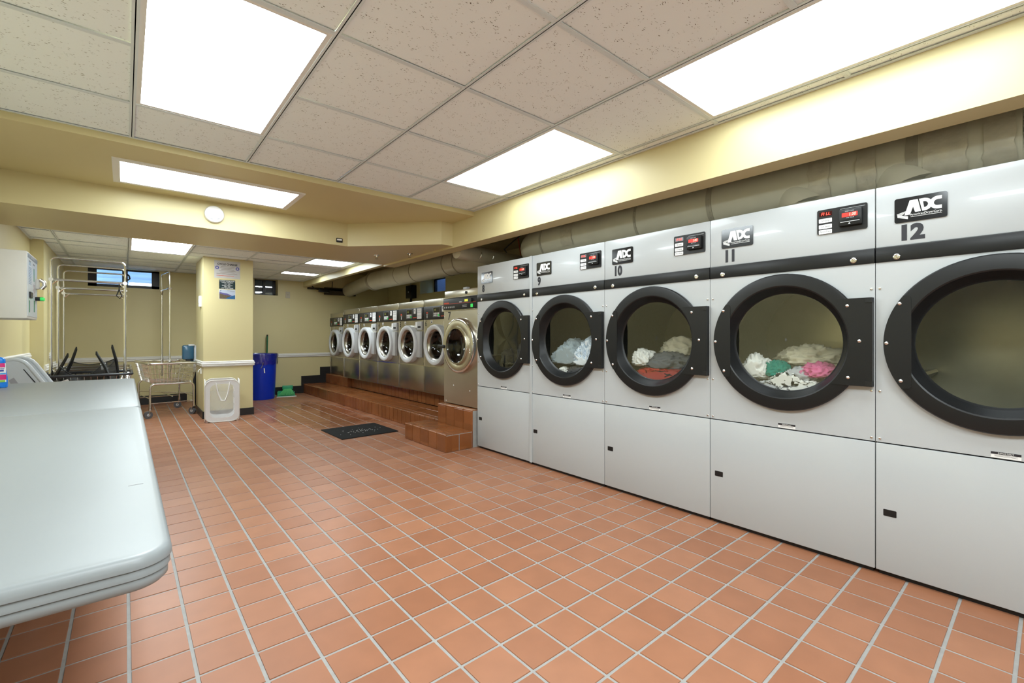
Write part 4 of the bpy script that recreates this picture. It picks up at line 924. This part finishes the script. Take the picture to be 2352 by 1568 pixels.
# ------------------------------------------------------------------ wire laundry carts
def cart(label, loc, rz, L, W, zr, zb, span, ztop, bar_z, group, rim_m):
    # L along local x, W along local y
    t = thing('laundry_cart', label, 'cart', loc, rz, group)
    def rect(l, w_, z, r=.05, n=4): return [(u, v, z) for u, v in rrect(-l, l, -w_, w_, r, n)]
    l, w_ = L/2, W/2; lb, wb = l-.07, w_-.06
    slab_r = MB().tube(rect(l, w_, zr), .015, 8, True); slab_r.build('rim', rim_m, t, 60)
    g_ = MB()
    def wire(a, b): g_.tube([a, b], .0028, 4)
    nx_, ny_ = max(4, round(2*l/.055)), max(4, round(2*w_/.055))
    for i in range(nx_+1):
        k = -1+2*i/nx_
        for s in (-1, 1): wire((k*(l-.02), s*w_, zr), (k*(lb-.01), s*wb, zb))
        wire((k*(lb-.01), -wb, zb), (k*(lb-.01), wb, zb))
    for i in range(ny_+1):
        k = -1+2*i/ny_
        for s in (-1, 1): wire((s*l, k*(w_-.02), zr), (s*lb, k*(wb-.01), zb))
        wire((-lb, k*(wb-.01), zb), (lb, k*(wb-.01), zb))
    for k in (.25, .5, .75, 1.0):
        z = zr+(zb-zr)*k; g_.tube(rect(l+(lb-l)*k, w_+(wb-w_)*k, z), .0036, 4, True)
    g_.build('wire_basket', chrome, t, 60)
    fl, fw = lb-.02, wb+.02; zf = .15
    for s in (-1, 1):
        pth = [(s*fl, -fw, zf), (s*fl, -fw, zb-.07)]+[(s*fl, -fw+.05-.05*math.cos(a), zb-.07+.06*math.sin(a)) for a in (.4, .8, 1.2, 1.57)]
        pth += [(x, -y, z) for x, y, z in pth[::-1]]
        MB().tube(pth, .014, 8).build('leg_frame', chrome, t, 60)
    fr = MB()
    for s in (-1, 1):
        fr.tube([(-fl, s*fw, .26), (fl, s*fw, .26)], .008, 6); fr.tube([(s*fl, -fw, .20), (s*fl, fw, .20)], .007, 6)
    fr.tube([(-fl, -fw, .30), (fl, fw, .30)], .006, 6); fr.tube([(-fl, 0, .28), (fl, 0, .28)], .008, 6)
    fr.build('stretcher', chrome, t, 60)
    for sx in (-1, 1):
        for sy in (-1, 1):
            a = R(20*sx+35*sy+90); ca, sa = math.cos(a), math.sin(a); cx, cy = sx*fl, sy*fw
            f = MB().cyl((cx, cy, .112), (cx, cy, .16), .017, n=12)
            for e in (-1, 1):
                ox, oy = -sa*.021*e, ca*.021*e
                f.tube([(cx+ox, cy+oy, .112), (cx+ox+ca*.01, cy+oy+sa*.01, .09), (cx+ox+ca*.022, cy+oy+sa*.022, .045)], .006, 6)
            cs = f.cyl((cx-.022, cy, .112), (cx+.022, cy, .112), .012, n=8).build('caster', chrome, t, 60)
            wc = Vector((cx+ca*.022, cy+sa*.022, .05)); ax_ = Vector((-sa, ca, 0))
            MB().cyl(wc-ax_*.014, wc+ax_*.014, .05, n=24).build('wheel', wheel_m, cs, 40)
            MB().cyl(wc-ax_*.017, wc+ax_*.017, .02, n=14).build('hub', grey_plastic, cs, 40)
    hs = span/2
    pole = []
    for s in (-1, 1):
        MB().tube([(s*hs, 0, zr-.22), (s*hs, 0, bar_z+.02)], .014, 10).build('pole', chrome, t, 60)
        MB().cyl((s*hs, 0, zr-.02), (s*hs, 0, zr+.05), .018, n=12).build('pole_socket', chrome, t, 50)
    MB().tube([(-hs, 0, bar_z), (hs, 0, bar_z)], .013, 10).build('cross_bar', chrome, t, 60)
    lp = [(-hs, 0, bar_z+.02), (-hs, 0, ztop-.04)]+[(-hs+.04-.04*math.cos(a), 0, ztop-.04+.04*math.sin(a)) for a in (.5, 1.0, 1.57)]
    lp += [(-x, y, z) for x, y, z in lp[::-1]]
    MB().tube(lp, .010, 8).build('hanger_loop', chrome, t, 60)
    for s in (-1, 1): MB().cyl((s*hs, -.02, bar_z), (s*hs, .02, bar_z), .02, n=10).tube([(s*hs, 0, bar_z-.06), (s*(hs-.06), 0, bar_z)], .008, 6).build('corner_bracket', chrome, t, 50)
    return t
GC = 'chrome wire laundry carts with hanging racks'
rim_dk = mat('dark_cart_bumper', (.02, .022, .028), .4)
cart('nearest chrome wire cart with tall hanging rack, holding the black mesh hamper', (-.305, 6.98, 0), 0, .73, .64, .70, .40, .61, 1.975, 1.735, GC, rim_dk)
cart('middle chrome wire cart with tall rack behind the black hamper', (-.305, 7.66, 0), 0, .73, .60, .70, .40, .61, 1.975, 1.70, GC, chrome)
cart('rear chrome wire cart with tall rack in front of the double window', (-.305, 8.32, 0), 0, .73, .60, .70, .40, .61, 1.975, 1.68, GC, chrome)
cart('chrome wire cart with narrow rack standing alone left of the pillar', (.455, 8.40, 0), R(97), 1.05, .58, .745, .47, .52, 2.04, 1.80, GC, chrome)
st = MB().tube([(-.05, 6.975, 1.735), (-.052, 6.97, 1.66), (-.075, 6.968, 1.585), (-.045, 6.968, 1.555), (-.028, 6.968, 1.585), (-.05, 6.97, 1.66)], .006, 6).build('hanging_strap', blackp, None, 60)
setp(st, 'black looped strap hanging from the cross bar of the nearest rack', 'strap')

# collapsed black mesh hamper lying in the nearest cart
t = thing('mesh_hamper', 'collapsed black mesh laundry hamper lying in the nearest wire cart', 'hamper', (-.33, 6.98, .58))
FLb, FRb, BRb, BLb = Vector((-.29, -.26, 0)), Vector((.22, -.26, .0)), Vector((.27, .20, .0)), Vector((-.22, .20, .0))
FLt, FRt, BRt, BLt = Vector((-.135, -.20, .36)), Vector((.09, -.20, .375)), Vector((.215, .18, .44)), Vector((-.09, .16, .42))
def sheet(a, b, c, d, sag, n=10):
    vv = []
    for j in range(n+1):
        for i in range(n+1):
            u, v = i/n, j/n; p = (a*(1-u)+b*u)*(1-v)+(d*(1-u)+c*u)*v
            p = p+Vector((0, .02*math.sin(u*9+v*4), -sag*4*u*(1-u)*v)); vv.append(tuple(p))
    return MB().add(vv, [(j*(n+1)+i, j*(n+1)+i+1, (j+1)*(n+1)+i+1, (j+1)*(n+1)+i) for j in range(n) for i in range(n)])
lowk = .62
for a, b, at_, bt, sg in ((FLb, FRb, FLt, FRt, .12), (FRb, BRb, FRt, BRt, .05), (BRb, BLb, BRt, BLt, .05), (BLb, FLb, BLt, FLt, .04)):
    A2, B2 = a+(at_-a)*lowk, b+(bt-b)*lowk
    sheet(a, b, B2, A2, sg).build('mesh_panel', black_net, t, 60)
    pts = [tuple(A2*(1-u)+B2*u+Vector((0, .02*math.sin(u*9+4), -sg*4*u*(1-u)))) for u in [i/10 for i in range(11)]]
    MB().tube(pts, .005, 5).build('edge_binding', blackp, t, 60)
for a, b in ((FLb, FLt), (FRb, FRt), (BRb, BRt), (BLb, BLt)):
    m_ = a+(b-a)*.55+Vector((.012, 0, 0)); MB().tube([tuple(a), tuple(m_), tuple(b*.97+a*.03+Vector((0, 0, -.02))), tuple(b)], [.017, .016, .013, .006], 6).build('corner_strap', blackp, t, 50)
sheet(FLb, FRb, BRb, BLb, 0, 4).build('base_panel', black_net, t)
MB().add([(-.22, -.275, .05), (-.13, -.28, .09), (-.10, -.275, .03), (-.18, -.285, -.01)], [(0, 1, 2, 3)]).build('care_tag', white_print, t)
MB().add([(.11, .175, .22), (.17, .175, .24), (.18, .172, .16), (.12, .172, .15)], [(0, 1, 2, 3)]).build('care_tag', white_print, t)

# ------------------------------------------------------------------ white pop-up hamper by the pillar
t = thing('popup_hamper', 'white mesh pop-up laundry hamper standing in front of the pillar', 'hamper', (.99, 7.18, 0), R(-6))
hw, hd_, hh = .19, .17, .545
def panel(ax, u0, u1, v0, v1, d, hole, name='panel'):
    mb = MB(); n = 6; o_ = rrect(u0, u1, v0, v1, .085, n); i_ = rrect(u0+hole[0], u1-hole[0], v0+hole[1], v1-hole[1], .07, n); m = len(o_)
    mb.add([ax(u, v, d) for u, v in o_]+[ax(u, v, d) for u, v in i_], [(k, (k+1) % m, m+(k+1) % m, m+k) for k in range(m)])
    b = mb.build(name, white_net2, t)
    MB().add([ax(u, v, d) for u, v in i_], [tuple(range(m))]).build('mesh_window', white_net, t)
    MB().tube([ax(u, v, d) for u, v in o_], .006, 6, True).build('rim_wire', white_trim, t, 60)
panel(FY, -hw, hw, .006, hh, hd_, (.055, .05), 'front_panel'); panel(FY, -hw, hw, .006, hh, -hd_, (.05, .05), 'back_panel')
panel(FX, -hd_, hd_, .006, hh, hw, (.05, .05), 'side_panel'); panel(FX, -hd_, hd_, .006, hh, -hw, (.05, .05), 'side_panel')
MB().add([(-hw+.03, -hd_+.02, .008), (hw-.03, -hd_+.02, .008), (hw-.03, hd_-.02, .008), (-hw+.03, hd_-.02, .008)], [(0, 1, 2, 3)]).build('base_panel', white_net2, t)
hp = [(-.075, -hd_-.012, hh-.03), (-.05, -hd_-.018, hh-.16), (-.015, -hd_-.02, hh-.26), (.03, -hd_-.02, hh-.265), (.06, -hd_-.018, hh-.18), (.085, -hd_-.012, hh-.03)]
MB().tube(hp, .009, 6).build('carry_strap', white_print, t, 60)

# ------------------------------------------------------------------ sanitiser stand, pillar fittings, notices
t = thing('sanitizer_stand', 'floor-standing hand sanitiser dispenser with blue cover left of the pillar', 'dispenser', (.80, 8.46, 0))
MB().rbox(-.03, .06, -.09, .12, 0, .012, .004).build('base_plate', blackp, t)
MB().rbox(-.01, .035, -.02, .02, .012, .58, .004).build('pole', blackp, t, 30)
MB().rbox(-.005, .04, -.028, .028, .58, .98, .006).build('back_plate', lt_grey, t, 30)
MB().rbox(-.145, .0, -.06, .06, .77, .985, .02, 3).build('dispenser_cover', mat('smoky_blue_plastic', (.03, .10, .17), .15), t, 40)
MB().rbox(-.07, .005, -.062, .062, .975, .998, .006).build('dispenser_lid', lt_grey, t, 30)
MB().rbox(-.10, -.01, -.045, .045, .748, .775, .006).build('nozzle', blackp, t, 30)
o = MB().rbox(.784, .81, 7.62, 7.72, 1.53, 1.68, .004).build('light_switch', white_print); setp(o, 'small white switch box on the shaded side of the pillar', 'switch')
MB().rbox(.778, .785, 7.655, 7.685, 1.585, 1.63, .002).build('rocker', grey_plastic, o)
o = MB().rbox(.795, .81, 7.60, 7.625, .60, .68, .004).tube([(.79, 7.612, .66), (.775, 7.612, .65), (.77, 7.612, .625)], .006, 6).build('wall_hook', white_print); setp(o, 'small white hook under the chair rail on the pillar side', 'hook')

PY = 7.43
def flat(name, u0, u1, v0, v1, d, m, parent): return MB().prism([(u0, v0), (u1, v0), (u1, v1), (u0, v1)], FY, d, d+.0006).build(name, m, parent)
paper = mat('laminated_paper', (.52, .50, .48), .2, var=.1, vscale=12, bump=.4, bscale=12)
t = thing('cycle_charge_notice', 'creased laminated paper notice headed CYCLE CHARGE at the top of the pillar', 'notice', (1.09, PY, 2.05))
flat('sheet', -.155, .155, -.125, .115, .0008, paper, t)
text_mb('CYCLE CHARGE', .036, (.0, .068), FY, .0014, .0005, bold=.0012, sx=.92).build('heading', black_print, t)
ln = MB()
for k, (u, v_) in enumerate(((-.08, .085), (-.085, .085), (-.075, .08), (-.10, .10), (-.085, .085), (-.13, .12))):
    v = .035-.02*k; ln.prism([(u, v), (v_, v), (v_, v+.004), (u, v+.004)], FY, .0014, .0018)
ln.build('text_lines', mat('brown_print', (.16, .11, .08), .6), t)
flat('red_line', -.13, .08, -.092, -.087, .0014, red_print, t)
for s in (-1, 1):
    MB().lathe([(-.0014, .013), (-.0022, .013), (-.0022, .022), (-.0014, .022)], (s*.122, 0, .018), 'y', 20).build('washer_symbol', navyp, t)
t = thing('hours_sign', 'dark green sign with white laundry room hours on the pillar', 'sign', (1.088, PY, 1.84))
flat('board', -.096, .096, -.062, .062, .0008, mat('dark_green_board', (.012, .03, .032), .4), t)
hs_ = MB()
for s_, v, sz in (('LAUNDRY ROOM HOURS', .047, .0185), ('TUESDAY - SATURDAY', .026, .0165), ('7AM - 10PM', .006, .0165), ('SUNDAY - MONDAY', -.014, .0165), ('8AM - 10PM', -.032, .0165), ('LAST WASH 9:00PM', -.051, .0195)):
    text_mb(s_, sz, (0, v), FY, .0014, .0004, mb=hs_, bold=.0003, sx=.84)
hs_.build('lettering', white_print, t)
t = thing('landscape_card', 'small landscape picture card of hills and blue water below the hours sign', 'picture', (1.088, PY, 1.703))
flat('card', -.098, .098, -.066, .066, .0006, white_print, t)
flat('sky', -.094, .094, -.062, .062, .0013, mat('pale_sky_print', (.45, .50, .60), .4), t)
MB().prism([(-.094, -.02), (-.094, .03), (-.06, .022), (.0, .012), (.05, -.012), (.07, -.02)], FY, .002, .0024).build('ridge_print', mat('violet_print', (.12, .10, .28), .5), t)
MB().prism([(-.02, -.062), (.094, -.062), (.094, -.005), (.06, -.02), (.02, -.03)], FY, .0024, .0028).build('water_print', mat('deep_blue_print', (.02, .11, .26), .4), t)
MB().prism([(-.094, -.062), (-.02, -.062), (.01, -.038), (.045, -.02), (-.04, -.005), (-.094, .01)], FY, .0028, .0032).build('hill_print', mat('brown_hill_print', (.12, .085, .05), .5, var=.5, vscale=60), t)
MB().prism([(-.088, .036), (-.078, .046), (-.070, .056), (-.074, .058), (-.086, .044)], FY, .002, .0024).build('emblem', black_print, t)
for q in ((0, .085, .049, .053), (.03, .085, .039, .042)): flat('caption_line', *q, .0024, grey_print, t)

# ------------------------------------------------------------------ blue bin, broom, dustpan
t = thing('trash_can', 'tall blue plastic waste bin with clear liner between pillar and steps', 'bin', (1.86, 9.17, 0))
MB().lathe([(.0, 0), (.0, .215), (.02, .222), (.70, .252), (.78, .262), (.80, .268), (.805, .262), (.79, .250), (.03, .21), (.03, 0)], axis='z', n=48).build('body', blue_bin, t, 40)
lm = MB(); n, vv = 72, []
rr = random.Random(3)
prof = [(.62, .262), (.66, .275), (.72, .272), (.78, .276), (.812, .275), (.815, .262), (.78, .244), (.60, .236)]
for a, r in prof:
    for i in range(n):
        q = 2*math.pi*i/n; k = .006*math.sin(i*1.7+a*20)+.005*math.sin(i*3.1)
        vv.append(((r+k*(a < .80))*math.cos(q), (r+k*(a < .80))*math.sin(q), a+(.012*math.sin(i*.9) if a < .63 else 0)))
lm.add(vv, [(k*n+i, k*n+(i+1) % n, (k+1)*n+(i+1) % n, (k+1)*n+i) for k in range(len(prof)-1) for i in range(n)]).build('liner', bag_m, t, 60)
MB().tube([(-.02, -.272, .66), (-.035, -.285, .60), (-.055, -.282, .565)], [.022, .008, .014], 8).build('liner_knot', bag_m, t, 60)
MB().prism([(.0, .475), (.018, .475), (.010, .56), (-.006, .56)], lambda u, v, d: (u+.0, -.246-d, v), 0, .002).build('sticker', white_print, t)
o = MB().tube([(2.02, 9.50, .06), (2.03, 9.52, .6), (2.045, 9.545, 1.12)], .014, 8).build('broom_handle', dkgreen, None, 60)
t = thing('broom', 'green broom leaning on the wall behind the blue bin', 'broom', (2.0, 9.46, 0))
o.parent = t; o.name = 'handle'; o.location = (-2.0, -9.46, 0)
MB().cyl((.045, .085, 1.12), (.046, .086, 1.15), .015, .012, 10).build('end_cap', blackp, t, 50)
br = MB()
for i in range(16):
    for j in range(4):
        x = -.10+.2*i/15; y = -.02+.04*j/3
        br.tube([(x*.75+.01, y*.6+.02, .12), (x*1.3+.03, y*2-.02, .002)], .004, 4)
bo = br.build('bristles', green_pl, t); bo['kind'] = 'stuff'
MB().rbox(-.09, .11, -.005, .045, .11, .15, .01).build('broom_head', dkgreen, t, 40)
t = thing('dustpan', 'green dustpan lying on the floor beside the blue bin', 'dustpan', (2.30, 9.26, 0), R(-12))
MB().add([(-.16, -.12, .004), (.17, -.12, .004), (.13, .14, .03), (-.13, .14, .03)], [(0, 1, 2, 3)]).box(-.13, .13, .135, .145, .02, .09).box(-.145, -.135, -.06, .14, .012, .075).box(.135, .145, -.06, .14, .012, .075).build('pan', green_pl, t)
MB().prism([(-.16, .0), (.17, .0), (.17, .012), (-.16, .012)], FY, .118, .126).build('lip', white_print, t)
sw = MB()
for i in range(14): sw.tube([(-.02+.008*i, .10, .13), (-.12+.020*i, -.05, .025)], .007, 4)
s_ = sw.build('hand_brush_bristles', mat('bright_green_bristle', (.10, .48, .16), .6), t); s_['kind'] = 'stuff'
MB().rbox(-.06, .12, .09, .12, .115, .19, .008).build('hand_brush_back', green_pl, t, 40)

# ------------------------------------------------------------------ floor mat, detector, small fittings
t = thing('floor_mat', 'worn black rubber mat on the tiles near the small step', 'mat', (2.12, 5.30, 0), R(1))
slab(-.335, .335, -.335, .335, .012, [(.004, .009), (0, .006), (0, .001)]).build('mat_body', rubber, t)
rd = random.Random(8); wm = MB()
for k in range(60):
    x, y = rd.gauss(.0, .10), rd.gauss(-.05, .07); r_ = rd.uniform(.0025, .006); wm.lathe([(.009, r_), (.011, r_*.7), (.0115, 0)], (x, y, 0), 'z', 6)
so = wm.build('water_drops', mat('water_drop', (.5, .5, .5), .05), t); so['kind'] = 'stuff'
t = thing('smoke_detector', 'round white smoke detector on the yellow cross beam', 'smoke detector', (.585, 4.66, 2.165))
MB().lathe([(0, .072), (-.014, .074), (-.030, .068), (-.036, .055), (-.038, 0)], axis='y', n=40).build('body', white_print, t, 40)
MB().prism([(-.03, -.045), (-.012, -.05), (-.012, -.045), (-.03, -.040)], FY, .035, .038).prism([(.02, -.045), (.038, -.036), (.034, -.030), (.018, -.040)], FY, .033, .037).build('vent_slot', grey_print, t)
t = thing('emergency_fitting', 'small black and white fitting on the cross beam near its angled end', 'wall fitting', (1.655, 4.66, 2.09))
MB().rbox(-.032, .032, -.012, 0, -.022, .022, .006).build('housing', blackp, t, 30)
MB().prism(rrect(-.026, .022, -.004, .012, .004), FY, .012, .014).build('lens', white_print, t)
for k, (x, y) in enumerate(((2.18, 4.95), (2.42, 4.62))):
    t = thing('sprinkler_head', ['metal sprinkler head under the beam, the farther of two', 'metal sprinkler head under the beam, nearer dryer 8'][k], 'sprinkler', (x, y, 2.04), group='sprinkler heads under the beam')
    MB().lathe([(0, .032), (-.005, .030), (-.007, .014), (-.02, .012), (-.022, 0)], axis='z', n=20).build('escutcheon', chrome, t, 40)
    MB().box(-.014, -.010, -.003, .003, -.038, -.018).box(.010, .014, -.003, .003, -.038, -.018).cyl((0, 0, -.038), (0, 0, -.041), .018, n=12).build('deflector', chrome, t)
t = thing('junction_box', 'black junction box with cables on the right wall above washer 4', 'junction box', (XR, 8.42, 2.02))
MB().rbox(-.12, 0, -.12, .12, -.13, .13, .008).build('box', blackp, t, 30)
MB().tube([(-.06, .02, .13), (-.06, .02, .30)], .012, 6).build('conduit', duct_band, t)
for dy in (-.03, .02): MB().tube([(-.06, dy, -.13), (-.07, dy+.01, -.25), (-.09, dy+.03, -.38), (-.12, dy+.08, -.50)], .010, 6).build('cable', blackp, t, 60)
MB().prism(rrect(-.02, .02, -.02, .01, .004), FX, .12, .123).build('knockout', grey_print, t)
o = MB().rbox(2.375, 2.455, YF-.008, YF, 1.86, 1.985, .003).build('wall_plate', mat('beige_plate', (.50, .45, .35), .5)); setp(o, 'blank beige wall plate on the far wall right of the niche window', 'wall plate')
MB().cyl((2.415, YF-.008, 1.925), (2.415, YF-.011, 1.925), .006, n=8).build('screw', chrome, o)
t = thing('hanging_box', 'small dark box hanging on a cable under the far soffit corner', 'junction box', (3.02, 9.35, 2.03))
MB().rbox(-.10, .10, -.04, .04, -.035, .035, .006).build('box', blackp, t, 30)
MB().tube([(-.24, .1, .12), (-.15, .05, .02), (-.09, 0, 0)], .007, 6).tube([(.09, 0, 0), (.16, .02, .04), (.2, .1, .2)], .006, 6).build('cable', blackp, t, 60)
